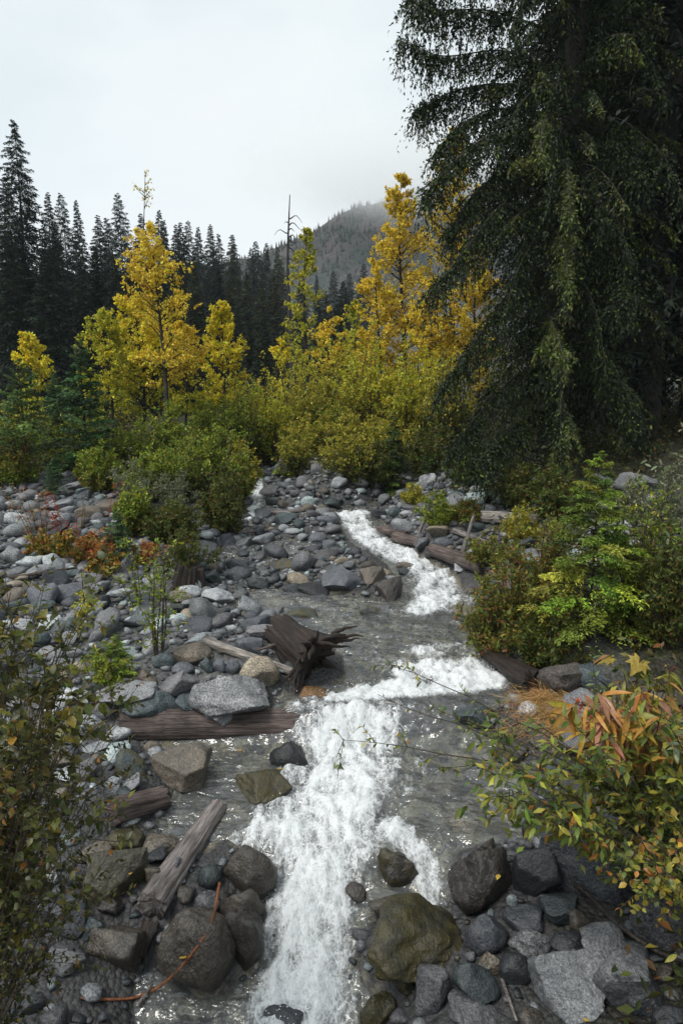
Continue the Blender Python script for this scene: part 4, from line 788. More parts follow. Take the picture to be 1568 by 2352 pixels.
def conifer_geo(seed, H, Rb, nb, ntw, nsp, zs=.1, droop=.3, rise=.25, hang=.3, twl=.32, sp=.09, sw=.022, pal=None, power=.85, tip=None, cones=0, azr=None, thin=None, rtr=.011):
    rng = srng(seed); al, ab, at = Acc(), Acc(), Acc(); s = np.linspace(0, 1, 7)
    tubes(at, np.stack([.004 * H * np.sin(s * 6), .004 * H * np.cos(s * 5), s * H], -1)[None], (rtr * H * (1 - .97 * s))[None], 8)
    hf = np.sort(zs + (1 - zs) * (np.arange(nb) + rng.uniform(0, 1, nb)) / nb); hf = 1 - (1 - hf) ** 1.0
    L = Rb * (1 - hf) ** power * rng.uniform(.62, 1.15, nb) + .035 * Rb
    az = np.arange(nb) * 2.39996 + rng.normal(0, .35, nb)
    out = np.stack([np.cos(az), np.sin(az), 0 * az], -1); side = np.stack([-np.sin(az), np.cos(az), 0 * az], -1); dr = droop * rng.uniform(.6, 1.4, nb) * (1 - .5 * hf); ri = rise * rng.uniform(.5, 1.4, nb) + .8 * np.clip(hf - .82, 0, 1)
    bend = rng.normal(0, .12, nb)
    f = lambda ss: np.array([0, 0, 1.]) * (hf * H)[:, None, None] + out[:, None] * (L[:, None] * ss)[..., None] + side[:, None] * (bend[:, None] * L[:, None] * ss ** 2)[..., None] + np.array([0, 0, 1.]) * (L[:, None] * (ri[:, None] * ss - dr[:, None] * ss ** 2))[..., None]
    tubes(ab, f(np.broadcast_to(s, (nb, 7))), (.008 * L + .003)[:, None] * (1 - .85 * s)[None], 4)
    ts = np.sort(.1 + .9 * (np.arange(ntw)[None] + rng.uniform(0, 1, (nb, ntw))) / ntw, 1); bs = f(ts); sg = np.where(np.arange(ntw) % 2 == 0, 1., -1.)[None, :, None]
    td = nrm(out[:, None] * .6 + side[:, None] * sg * .8 + rng.normal(0, .22, (nb, ntw, 3)) + np.array([0, 0, -hang])); tl = (twl * L[:, None] * (1.02 - .8 * ts) + .25 * sp) * rng.uniform(.6, 1.25, (nb, ntw)); spk = np.broadcast_to(np.clip(1.25 - .9 * hf ** 3, .3, 1.1)[:, None, None], (nb, ntw, nsp)).ravel()
    u = (np.arange(nsp)[None, None] + rng.uniform(0, 1, (nb, ntw, nsp))) / nsp
    p = bs[:, :, None] + (td * tl[..., None])[:, :, None] * u[..., None] + np.array([0, 0, -1.]) * (hang * .8 * tl[..., None] * u ** 2)[..., None]
    tdv = td[:, :, None] + np.array([0, 0, -1.]) * (hang * 1.2 * u)[..., None]; pp = nrm(np.cross(tdv, np.array([0, 0, 1.]))); s2 = np.where(np.arange(nsp) % 2 == 0, 1., -1.)[None, None, :, None]
    sd_ = nrm(nrm(tdv) * .75 + pp * s2 * .62 + rng.normal(0, .28, p.shape)); M = p.size // 3
    bc = pick(rng, pal, nb, .3); col = np.repeat(bc, ntw * nsp, 0) * np.exp(rng.normal(0, .28, (M, 1)))
    if tip is not None:
        k = (rng.uniform(size=M) < np.clip((np.broadcast_to(ts[..., None], u.shape).ravel() - .45) * 1.1, 0, .6)) ; col[k] = pick(rng, tip, int(k.sum()), .25)
    leaves(al, p.reshape(-1, 3), sd_.reshape(-1, 3), rng.normal(0, .45, (M, 3)) + np.array([0, 0, 1.]), sp * spk * rng.uniform(.6, 1.3, M), sw * spk * rng.uniform(.7, 1.3, M), np.clip(col, 0, 1), fold=.1)
    if cones:
        ci = rng.choice(M, cones, p=(lambda w_: w_ / w_.sum())(np.broadcast_to(ts[..., None], u.shape).ravel() ** 3)); cp = p.reshape(-1, 3)[ci]
        leaves(al, cp, rng.normal(0, .15, (cones, 3)) + np.array([0, 0, -1.]), unit(rng, cones), .055 * rng.uniform(.7, 1.2, cones), .026 * rng.uniform(.8, 1.2, cones), pick(rng, [(3, (.17, .165, .035)), (1, (.10, .10, .03)), (1, (.2, .15, .05))], cones), fold=0)
    return at, ab, al
FIRC = [(3, (.009, .022, .011)), (2, (.015, .03, .013)), (1, (.005, .013, .007))]
OLC = [(3, (.035, .045, .016)), (2, (.055, .06, .02)), (1, (.02, .03, .013))]
def conifer_tree(name, label, x, y, z, geo, scale, rz, group, bark=None):
    root = thing(name, label, 'conifer', (x, y, z), group, rz, scale); me = geo
    obj('trunk', me[0], root); obj('branches', me[1], root); obj('crown', me[2], root)
    if name == 'treeline_conifer': root.rotation_euler.x, root.rotation_euler.y = .025 * math.sin(x * 7.1), .03 * math.sin(y * 5.3 + x)
    return root
def conifer_set(tag_, *a, bark=None, **k):
    at, ab, al = conifer_geo(*a, **k); return at.mesh('trunk', bark or M_BARK, True), ab.mesh('branches', bark or M_BARK, True), al.mesh('crown', M_NEEDLE)

# ------------------------------------------------------------------ the great hemlock and the dark wood behind it
HEMC = [(4, (.009, .019, .004)), (3, (.016, .03, .006)), (1.3, (.06, .085, .010)), (1.5, (.005, .010, .003))]
HTIP = [(2, (.055, .075, .010)), (1.3, (.09, .11, .015)), (1.5, (.02, .032, .008))]
hb = ground_at(1262, 13.3, 1130)
root = thing('hemlock_tree', 'great dark hemlock with drooping cone laden branches towering over the cut bank', 'conifer', tuple(hb), 'dark conifers on the east bank')
at, ab, al = conifer_geo(77, 25.0, 2.35, 260, 32, 14, zs=.008, droop=.62, rise=.28, hang=1.0, twl=.28, sp=.08, sw=.027, pal=HEMC, power=.55, tip=HTIP, cones=9000, rtr=.011)
# long sweeping limbs seen against the sky and the yellow trees
def limb(rng, pts, n, hl, pal):
    p = np.array(pts) - hb; k = np.linspace(0, len(p) - 1, 24); c_ = np.stack([np.interp(k, np.arange(len(p)), p[:, i]) for i in range(3)], -1)
    for _ in range(6): c_[1:-1] = (c_[:-2] + 2 * c_[1:-1] + c_[2:]) / 4
    tubes(ab, c_[None], np.linspace(.02, .005, 24)[None], 4)
    t = rng.uniform(.05, 1, n) * 23; i0 = np.clip(t.astype(int), 0, 22); fr = (t - i0)[:, None]; b0 = c_[i0] * (1 - fr) + c_[i0 + 1] * fr
    tl = hl * rng.uniform(.35, 1.15, n) * (1.05 - .3 * t / 23); td = nrm(rng.normal(0, .42, (n, 3)) + (c_[i0 + 1] - c_[i0]) * .8 + np.array([0, 0, -.55])); m = 14
    u = rng.uniform(0, 1, (n, m)); q = b0[:, None] + (td * tl[:, None])[:, None] * u[..., None] + np.array([0, 0, -.75]) * (tl[:, None] * u ** 1.7)[..., None]
    M = n * m; dd = nrm(td[:, None] * .5 + rng.normal(0, .4, q.shape) + np.array([0, 0, -.55])); leaves(al, q.reshape(-1, 3), dd.reshape(-1, 3), unit(rng, M), .07 * rng.uniform(.6, 1.3, M), .026 * rng.uniform(.7, 1.3, M), pick(rng, pal, M, .35), fold=.1)
rg = srng(91)
for pix, yy in (([(1255,150),(1150,110),(1010,135),(915,85)], 12.8), ([(1240,60),(1120,20),(1000,25),(930,-10)], 13.0), ([(1255,330),(1130,300),(1040,370),(970,455)], 11.6), ([(1255,200),(1120,190),(1020,215),(950,255)], 13.2), ([(1250,480),(1150,460),(1080,560),(985,675)], 11.2), ([(1260,640),(1170,660),(1080,800),(1000,905)], 10.9), ([(1255,830),(1180,860),(1090,960),(1030,1040)], 11.0),
                ([(1260,-60),(1150,-80),(1040,-60),(960,-20)], 12.4), ([(1250,260),(1130,245),(1050,290),(1000,350)], 12.6), ([(1250,400),(1150,390),(1080,450),(1025,540)], 12.0),
                ([(1265,240),(1262,250),(1246,280),(1240,350)], 10.6), ([(1290,330),(1298,350),(1305,420),(1310,500)], 10.5), ([(1270,520),(1285,545),(1300,600),(1305,650)], 10.4), ([(1260,720),(1265,740),(1285,780),(1290,820)], 10.3), ([(1300,560),(1380,560),(1430,620),(1440,690)], 11.5), ([(1300,280),(1390,300),(1440,350),(1475,400)], 12.0), ([(1270,930),(1200,960),(1140,1010),(1100,1060)], 11.0), ([(1300,780),(1380,790),(1420,860),(1450,940)], 11.3)):
    p = [at_y(a_, b_, 13.2 + (yy - 13.2) * i / (len(pix) - 1)) for i, (a_, b_) in enumerate(pix)]
    ct = 1220 < pix[-1][0] < 1330; limb(rg, p, 170 if ct else 420, .34 if ct else .6, HTIP if ct else HEMC)
for i in range(44):      # boughs hanging all round the trunk, down to the ground
    az = rg.uniform(0, 6.283) if i > 26 else rg.uniform(-2.7, -.3); z0 = 1.2 + 12.5 * (i % 27) / 27 + rg.uniform(0, .5); l = rg.uniform(1.2, 2.2); o_ = np.array([math.cos(az), math.sin(az), 0]); q0 = hb + np.array([0, 0, z0])
    limb(rg, [q0, q0 + o_ * l * .4 + [0, 0, .1], q0 + o_ * l * .8 + [0, 0, -.35 * l], q0 + o_ * l + [0, 0, -.8 * l]], 130, .5, HEMC)
obj('trunk', at.mesh('trunk', M_BARK, True), root); obj('branches', ab.mesh('branches', M_BARK, True), root); obj('crown', al.mesh('crown', M_NEEDLE), root)
DARK = conifer_set('d', 60, 24.0, 3.4, 190, 24, 9, zs=.05, droop=.5, rise=.2, hang=.7, twl=.34, sp=.2, sw=.06, pal=[(3, (.007, .012, .007)), (1, (.013, .02, .009))], power=.5)
for i, (px, y, sc, lb) in enumerate(((1440, 16.5, .95, 'dark conifer standing just behind the great hemlock'), (1500, 14.6, 1.0, 'dark conifer whose bare trunk shows at the edge of the wood'), (1390, 20, 1.1, 'dark conifer deep in the wood behind the great hemlock'), (1580, 18, 1.05, 'dark conifer at the very edge of the picture behind the bare trunk'), (1320, 23, 1.0, 'tall dark conifer filling the gap between hemlock and yellow trees'), (1660, 15, 1.0, 'dark conifer beyond the frame edge over the shaded bank'), (1500, 24, 1.15, 'farthest dark conifer in the wood on the shaded bank'))):
    b = ground_at(px, y); conifer_tree('dark_conifer', lb, *b, DARK, sc, i * 1.7, 'dark conifers on the east bank')

# ------------------------------------------------------------------ far treeline
SETS = [conifer_set('f', 200 + i, 10.0, [2.0, 1.7, 2.3, 1.9, 1.5][i], 250, 14, 7, zs=.03, droop=[.35, .5, .25, .45, .3][i], rise=.12, hang=.35, twl=.36, sp=.14, sw=.05, pal=FIRC if i != 3 else OLC, power=.82) for i in range(5)]
def far_tree(i, px, top, y, label, group='conifers of the far treeline', kind=None, wide=1.0):
    rng = srng(1000 + i); b = ground_at(px, y, top + 60); H = (at_y(px, top, y)[2] - b[2]) * .985; k = rng.integers(5) if kind is None else kind; sc = H / 10
    conifer_tree('treeline_conifer', label, *b, SETS[k], (sc * wide * rng.uniform(.78, 1.2), sc * wide * rng.uniform(.78, 1.2), sc), rng.uniform(0, 6.28), group)
LINE = [(34,272,40,'tallest spire of the treeline rising clear above its neighbours',0),(-8,395,42,'dark conifer cut by the picture edge next to the tallest spire',2),(107,437,48,'pointed conifer just past the tallest spire',1),(157,438,50,'broad conifer with a rounded top two along from the tallest spire',2),(190,452,52,'slim conifer closely behind the broad round topped one',4),(232,490,54,'low pointed conifer in the dip before the stout twin topped one',1),(258,492,56,'second low conifer in the dip of the treeline',0),(287,437,52,'stout tall conifer beside the bare birch twigs',2),
 (328,480,58,'dark conifer directly behind the bare birch twigs',1),(357,475,60,'conifer top showing above the golden birch',0),(378,495,62,'conifer at the shoulder of the golden birch top',4),(397,508,70,'first of the thin spires past the golden birch',1),(413,507,74,'thin spire paired with the first one past the golden birch',4),(434,505,72,'dense dark spire between two thinner spires',0),(455,513,80,'needle thin spire before the sharp tall one',4),(471,508,76,'sharp tall spire over the small yellow spire tree',1),(496,530,84,'conifer on the falling line after the sharp tall spire',0),(527,533,82,'rusty topped conifer on the falling treeline',3),(548,555,90,'short conifer in the notch of the falling treeline',1),(567,563,92,'blunt conifer past the notch',2),(596,548,88,'dark ragged conifer near the end of the treeline',0),(609,551,92,'thin companion of the dark ragged conifer',4),(636,562,88,'last dark conifer before the dead snag',3),(655,590,96,'small conifer at the foot of the dead snag',1),
 (770,615,100,'dark conifer in the saddle below the misty hill',2),(800,625,104,'low dark conifer in the saddle beside the big yellow birch',0),(838,600,96,'conifer half hidden by the big yellow birch',2),(735,628,104,'small conifer behind the centre birch',4)]
for i, (px, top, y, lb, k) in enumerate(LINE): far_tree(i, px, top, y, lb, kind=k)
MIDL = [(10,520,34,1.1),(60,500,36,1.2),(95,560,33,1.1),(140,540,37,1.2),(178,580,34,1.0),(215,560,38,1.2),(255,590,35,1.1),(295,560,40,1.2),(340,570,40,1.2),(420,580,46,1.2),(455,600,44,1.1),(395,620,42,1.1),(490,610,50,1.3)]
SLOPE = ['below the tallest spire', 'under the pointed conifer past the tallest spire', 'beneath the broad round topped conifer', 'between the broad round topped and the slim conifer', 'under the slim conifer beside the skyline dip', 'below the dip before the stout conifer', 'under the second low conifer of the dip', 'below the stout conifer by the bare twigs', 'close behind the golden birch crown', 'past the golden birch crown and under the thin spires', 'below the sharp tall spire', 'directly under the dense dark spire', 'below the falling line near the yellow spire tree']
for i, (px, top, y, wd) in enumerate(MIDL): far_tree(100 + i, px, top, y, 'shadowed conifer on the dark slope ' + SLOPE[i], 'conifers filling the dark slope', wide=wd)
OLV = [(525,640,52,'olive conifer behind the small yellow spire tree',3),(560,620,56,'pale trunked olive conifer in the middle of the slope',3),(600,640,46,'olive green conifer above the midstream bushes',3),(632,615,50,'olive conifer just beside the dead snag',3),(578,735,34,'small dark green hemlock in front of the olive conifers',1),(610,720,32,'dark young conifer above the green bushes',2),(690,640,48,'olive conifer behind the centre birch',3),(740,660,44,'dark green conifer between the centre birch and the big one',2),(780,640,50,'dark conifer in the gap below the misty hill',0),(545,700,42,'dusky conifer past the small yellow spire tree',0)]
for i, (px, top, y, lb, k) in enumerate(OLV): far_tree(200 + i, px, top, y, lb, 'conifers on the middle slope', kind=k, wide=1.25)
# the same forest going on past the picture's edges, one mass
at, ab, al = Acc(), Acc(), Acc(); rg = srng(71)
for i in range(16):
    px, y = (-120 - 95 * i, rg.uniform(38, 60)) if i < 11 else (1750 + 130 * (i - 11), rg.uniform(24, 40)); b = ground_at(px, y); hh = rg.uniform(17, 25)
    for A, g in zip((at, al), (lambda q_: (q_[0], q_[2]))(conifer_geo(900 + i, hh, hh * .17, 90, 10, 5, zs=.03, droop=.4, rise=.12, hang=.4, twl=.4, sp=.5, sw=.18, pal=FIRC, power=.82))):
        for v_, c_ in zip(g.v, g.c): A.v.append(v_ + b); A.c.append(c_)
        for t_ in g.t: A.t.append(t_ + A.n)
        for q_ in g.q: A.q.append(q_ + A.n)
        A.n += g.n
for A in (at,):
    al.v += A.v; al.c += [np.broadcast_to(np.array([.03, .025, .02]), v_.shape) for v_ in A.v]; al.q += [q_ + al.n for q_ in A.q]; al.n += A.n
obj('forest', al.mesh('forest', M_NEEDLE), kind='stuff')
# dead snag
b = ground_at(668, 40); H = at_y(663, 447, 40)[2] - b[2]; root = thing('dead_snag', 'tall dead snag with bare crooked stubs standing against the misty hill', 'dead tree', tuple(b)); ac = Acc(); s = np.linspace(0, 1, 12)
tubes(ac, np.stack([.1 * np.sin(s * 7), 0 * s, s * H], -1)[None], (.20 * (1 - .93 * s) + .008)[None], 7); obj('trunk', ac.mesh('trunk', M_BARK, True), root)
rg = srng(3)
for i in range(20):
    ac = Acc()
    hh = rg.uniform(.45, .92) * H; az = rg.uniform(-.7, .7) + (0 if rg.uniform() < .65 else math.pi); l = rg.uniform(.4, 1.7) * (1.15 - hh / H) * 1.8; s4 = np.linspace(0, 1, 6)
    tubes(ac, np.stack([math.cos(az) * l * s4, math.sin(az) * l * s4, hh + l * (.25 * s4 - .5 * s4 ** 2 + .15 * np.sin(s4 * 6 + i))], -1)[None], (.04 * (1 - .8 * s4))[None], 4); obj('branch', ac.mesh('branch', M_BARK, True), root)

# ------------------------------------------------------------------ yellow trees
broad_tree('tall slender golden birch with loose hanging leaves in front of the dark conifers', 365, 16.5, 500, 92, 900, GOLD, .07, 64, 9, 12, sparse=1, seed=1)
broad_tree('birch with a bare twiggy top reaching above the golden one', 336, 19, 375, 46, 800, GOLD, .07, 26, 7, 1, sparse=.5, seed=2, name='bare_birch', tk=.005)
broad_tree('yellow green small tree at the side of the golden birch', 245, 18, 715, 78, 960, YGREEN, .062, 46, 9, 16, seed=3)
broad_tree('wide yellow birch clump below the golden birch', 320, 18.5, 700, 120, 960, YELLOW, .066, 74, 10, 17, seed=4, low=YGREEN)
broad_tree('rounded yellow tree right beside the golden birch trunk', 420, 18, 740, 70, 950, GOLD, .066, 48, 9, 17, seed=5, low=YGREEN)
broad_tree('bright yellow spire shaped birch', 508, 20, 688, 62, 930, YELLOW, .066, 64, 9, 17, seed=6, shape=1.5)
broad_tree('small round yellow tree behind the red trunked pine', 76, 22, 765, 50, 930, YELLOW, .085, 40, 8, 13, seed=7, low=YGREEN)
broad_tree('slim green and yellow birch in front of the dead snag', 706, 26, 520, 58, 900, YGREEN, .09, 54, 8, 12, seed=8, shape=1.5)
broad_tree('low golden tree between the slim birch and the big one', 757, 23, 705, 55, 950, GOLD, .08, 46, 8, 13, seed=9, low=YGREEN)
broad_tree('little yellow tree peeping over the green bushes', 648, 24, 775, 40, 950, YELLOW, .08, 30, 8, 11, seed=10, low=YGREEN)
broad_tree('big golden birch standing against the misty hill', 925, 25, 395, 92, 930, GOLD, .072, 120, 11, 18, seed=11, shape=1.4)
broad_tree('tallest golden birch next to the great hemlock', 1045, 26, 290, 96, 930, GOLD, .072, 120, 11, 18, seed=12, shape=1.3)
broad_tree('golden birch tucked under the hemlock limbs', 1095, 24, 560, 75, 930, GOLD, .072, 84, 11, 18, seed=13)
broad_tree('orange gold birch at the flank of the big golden birch', 868, 24, 590, 66, 940, GOLD, .072, 76, 11, 18, seed=14)
broad_tree('yellow green birch in front of the saddle', 818, 25, 690, 50, 950, YGREEN, .085, 46, 9, 13, seed=15)
broad_tree('golden birch low between the two big golden ones', 985, 23, 640, 70, 950, GOLD, .072, 84, 11, 18, seed=16, low=YELLOW)

# ------------------------------------------------------------------ bushes of the middle distance
for i, (lb, px, y, top, hw, pal, low) in enumerate((
 ('olive willow bush below the low golden tree',755,20.5,850,72,'OLIVE','GREEN'),('large yellow olive willow bush in the middle of the picture',850,20,795,92,'YGREEN','OLIVE'),('yellow olive willow bush under the big golden birch',945,19.2,825,90,'YGREEN','OLIVE'),('brownish willow bush under the hemlock limbs',1030,18,850,72,'OLIVE','DKGREEN'),('green bush beside the olive willow',680,21,880,62,'OLIVE','GREEN'),('pale green bush above the thin white thread',612,19.5,868,66,'YGREEN','GREEN'),
 ('olive bush leaning over the rocky upper stream',715,18.6,955,74,'OLIVE','GREEN'),('dusky olive bush at the head of the midstream stones',800,17.8,950,82,'OLIVE','DKGREEN'),('brown olive bush above the foaming lip',885,17.2,965,78,'OLIVE','DKGREEN'),('dark green bush at the foot of the hemlock limbs',1000,16.4,985,66,'DKGREEN','DKGREEN'),('green willow bush in front of the yellow spire birch',548,19,890,72,'GREEN','DKGREEN'),('green bush below the golden birch',470,17.2,925,74,'GREEN','DKGREEN'),
 ('leafy green bush at the foot of the golden birch',390,16.2,925,90,'GREEN','DKGREEN'),('dense green bush beside the dark fir',310,16,975,80,'GREEN','DKGREEN'),('green undergrowth bush between pine and fir',150,17,965,66,'GREEN','DKGREEN'),('yellow green bush behind the red trunked pine',20,18.5,950,74,'YGREEN','GREEN'),('big leafy green shrub overhanging the shaded backwater',490,13.6,975,96,'GREEN','DKGREEN'),('broad green shrub on the bank beside the silver willow',415,13.9,1005,84,'GREEN','DKGREEN'),
 ('green shrub behind the silver willow',335,13.8,1040,76,'GREEN','DKGREEN'),('yellowish shrub dangling over the thin white thread',545,14.8,1030,50,'OLIVE','GREEN'),('low grey green bush among the upper stream stones',680,16.4,1085,48,'SILVER','GREEN'),('dark bush at the waterside below the brown olive bush',870,15.9,1050,50,'DKGREEN','DKGREEN'),('small dark bush closing the head of the stream',770,19.0,1010,60,'OLIVE','DKGREEN'),('low green bush on the crest of the gravel bar',215,14.2,1030,60,'GREEN','MIXRED'),('reddish low bush at the picture edge above the gravel bar',20,14.6,1010,70,'MIXRED','GREEN'))):
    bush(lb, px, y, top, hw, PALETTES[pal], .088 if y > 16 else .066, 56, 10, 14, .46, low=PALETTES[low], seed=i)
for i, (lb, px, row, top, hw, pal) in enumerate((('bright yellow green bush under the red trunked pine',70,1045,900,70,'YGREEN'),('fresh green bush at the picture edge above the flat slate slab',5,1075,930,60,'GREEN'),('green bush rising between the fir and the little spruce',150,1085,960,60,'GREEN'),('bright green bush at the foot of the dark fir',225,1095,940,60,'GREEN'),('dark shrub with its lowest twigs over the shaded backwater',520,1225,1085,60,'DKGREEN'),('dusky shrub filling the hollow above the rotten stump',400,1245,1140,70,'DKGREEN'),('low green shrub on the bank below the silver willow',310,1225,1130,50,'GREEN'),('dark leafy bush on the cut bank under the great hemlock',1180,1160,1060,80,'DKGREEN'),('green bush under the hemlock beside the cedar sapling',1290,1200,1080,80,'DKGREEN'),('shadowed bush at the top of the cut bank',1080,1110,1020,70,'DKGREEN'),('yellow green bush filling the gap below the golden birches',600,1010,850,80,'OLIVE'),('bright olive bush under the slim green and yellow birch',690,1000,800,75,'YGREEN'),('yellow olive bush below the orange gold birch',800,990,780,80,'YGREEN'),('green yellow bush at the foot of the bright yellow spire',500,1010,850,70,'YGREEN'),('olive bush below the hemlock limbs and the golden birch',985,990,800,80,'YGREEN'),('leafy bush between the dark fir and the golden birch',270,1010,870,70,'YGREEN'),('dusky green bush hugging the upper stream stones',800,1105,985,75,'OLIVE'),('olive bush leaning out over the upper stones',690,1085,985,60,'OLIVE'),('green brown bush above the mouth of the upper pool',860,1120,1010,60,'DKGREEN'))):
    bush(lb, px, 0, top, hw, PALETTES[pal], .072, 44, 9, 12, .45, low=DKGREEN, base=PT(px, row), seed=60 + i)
bush('silver leaved willow bush at the edge of the gravel bar', 300, 12.9, 1045, 62, SILVER, .055, 34, 9, 10, .3, seed=50, name='silver_willow')
bush('white green willow bush arching over the bank', 395, 12.9, 1085, 58, SILVER, .055, 40, 9, 12, .3, seed=51, name='silver_willow')
bush('dark low shrub hanging over the rotten stump', 430, 0, 1215, 74, DKGREEN, .05, 30, 9, 12, .4, seed=52, base=PT(430, 1318))
# young conifers
FIR = conifer_set('fir', 301, 3.0, .95, 70, 18, 11, zs=.06, droop=.12, rise=.28, hang=.18, twl=.42, sp=.085, sw=.022, pal=[(3, (.045, .095, .032)), (2, (.07, .13, .04)), (1, (.10, .16, .045))], power=.85, rtr=.012)
PINE = conifer_set('pine', 302, 3.0, 1.0, 56, 18, 11, zs=.22, droop=.05, rise=.4, hang=.12, twl=.42, sp=.10, sw=.02, pal=[(3, (.06, .11, .03)), (2, (.10, .155, .04))], power=.7, rtr=.016, bark=bark_mat('red_bark', (.08, .025, .015), (.16, .06, .04)))
CEDAR = conifer_set('cedar', 303, 2.0, .72, 84, 26, 14, zs=.05, droop=.42, rise=.32, hang=.22, twl=.46, sp=.042, sw=.013, pal=[(3, (.155, .21, .024)), (2, (.10, .16, .024)), (1, (.24, .27, .03))], power=.72, rtr=.009)
CEDARD = conifer_set('cedar', 304, 2.0, .55, 50, 20, 11, zs=.04, droop=.42, rise=.3, hang=.3, twl=.46, sp=.055, sw=.018, pal=[(3, (.045, .075, .016)), (2, (.07, .10, .02)), (1, (.03, .05, .014))], power=.75, rtr=.012)
def young(geo, h0, label, px, y, top, name, base=None, wide=1.0, rz=0.0, group='young conifers along the stream'):
    b = ground_at(px, y) if base is None else np.array(base); H = at_y(px, top, b[1])[2] - b[2]; sc = H / h0
    return conifer_tree(name, label, *b, geo, (sc * wide, sc * wide, sc), rz, group)
young(FIR, 3, 'dark young fir with upswept branches in front of the yellow birches', 190, 15.4, 775, 'young_fir', wide=1.0, rz=.5)
young(PINE, 3, 'young pine with a reddish trunk at the picture edge', 48, 14.6, 825, 'young_pine', wide=.95, rz=1.2)
young(FIR, 3, 'young fir between the red trunked pine and the dark fir', 125, 16.6, 850, 'young_fir', wide=.9, rz=2.2)
young(FIR, 3, 'little spruce on the crest of the gravel bar', 113, 13.6, 1045, 'spruce_sapling', wide=1.25, rz=3)
young(FIR, 3, 'small dark fir sapling among the orange fireweed', 275, 0, 1165, 'fir_sapling', base=PT(275, 1300), wide=1.2, rz=1)
young(CEDARD, 2, 'dark green bank cedar hanging towards the foaming lip', 905, 15.2, 945, 'bank_cedar', wide=1.0, rz=2)
young(CEDARD, 2, 'smaller yellow green cedar beside the bank cedar', 985, 15.0, 1035, 'bank_cedar', wide=1.35, rz=.3)
young(CEDAR, 2, 'bright yellow green cedar sapling on the near bank', 1350, 0, 1035, 'cedar_sapling', base=PT(1350, 1475), wide=1.0, rz=.8)
young(CEDAR, 2, 'second bright cedar cut by the picture edge', 1572, 0, 1165, 'cedar_sapling', base=PT(1572, 1460), wide=.8, rz=2.8)
young(CEDAR, 2, 'bright fresh cedar seedling between the bar stones', 272, 0, 1455, 'cedar_seedling', base=PT(272, 1572), wide=1.3, rz=1.5)
# small leaved bushes of the banks
for i, (lb, px, row, top, hw, pal, n) in enumerate((
 ('small leaved willow bush trailing over the calm reach',1120,1500,1310,95,'MIXRED',30),('red tinged bush behind the trailing willow',1185,1440,1240,95,'MIXRED',34),('reddish green bush beside the cedar sapling',1240,1400,1180,80,'MIXRED',30),('low green bush under the cedar sapling',1230,1525,1400,90,'DKGREEN',26),('green willow bush past the cedar sapling',1455,1440,1130,90,'GREEN',34),('dark green bush at the picture edge past the cedar sapling',1540,1480,1230,90,'DKGREEN',34),('grey leaved willow bush on the shaded bank',1500,1250,1050,90,'SILVER',24),('grey green bush at the top of the shaded bank',1420,1200,1100,60,'SILVER',16),
 ('scrubby green bush at the foot of the cut bank',1010,1212,1130,60,'GREEN',22),('low reddish bush on the cut bank',1075,1205,1140,40,'MIXRED',16),('low bush by the grey plank',1195,1240,1160,50,'OLIVE',18),('bush spilling over the bank debris',1130,1300,1225,70,'MIXRED',22),('yellow ground bush beside the bank cedar',950,1165,1110,45,'OLIVE',16),
 ('thin willow growing through the gravel bar stones',360,1525,1250,85,'GREEN',7),('second thin willow near the rotten stump',330,1400,1230,60,'GREEN',6),('low weeds by the bright cedar seedling',240,1580,1500,60,'GREEN',10),('low weeds at the foot of the gravel bar slope',205,1420,1370,35,'YGREEN',6))):
    p = PT(px, row); bush(lb, px, 0, top, hw, PALETTES[pal], .055, int(n * 1.4) if n > 14 else n, 9, 12 if n > 14 else 8, .4, spread=1.15 if i < 4 else 1, lean=(.12, -.1) if i < 4 else (0, 0), base=p, seed=80 + i)

# undergrowth covering the banks and the forest floor
rg = srng(610); n = 150000; x = rg.uniform(-14, 14, n); y = rg.uniform(3, 27, n); sdv = Sdq(x, y); z = Tz(x, y); px, py, dp = proj(np.stack([x, y, z], -1))
bx = x - centre(y); k = ((bx > 0) & (sdv > .55) & (px > 1040) & (py < 1950)) | (y > 19.5) | ((y > 15.5) & (px < 560) & (py < 1085)) | ((y > 14.5) & (px > 1040)) | ((bx > 0) & (sdv > 1.2))
k &= (px > -150) & (px < 1750) & (fbm(x * 1.1, y * 1.1, 2.0, 3) > -.15) & ~(inpoly(px, py, Z_RB) & (rg.uniform(size=n) < .8)) & (dp > 3.2)
x, y, z = x[k], y[k], z[k]; M = len(x); sz = .05 * rg.uniform(.6, 1.5, M); al = Acc(); hgt = np.abs(rg.normal(0, .2, M)) * (1 + (y > 19))
leaves(al, np.stack([x, y, z + hgt], -1), nrm(rg.normal(size=(M, 3)) * [1, 1, .5]), unit(rg, M) + np.array([0, 0, .8]), sz * 1.5, sz * .7, pick(rg, [(4, (.045, .06, .015)), (3, (.08, .085, .02)), (2, (.12, .075, .03)), (1, (.2, .1, .03)), (1, (.2, .17, .035))], M, .3))
obj('undergrowth', al.mesh('undergrowth', M_LEAF), kind='stuff'); print('UNDERGROWTH', M)

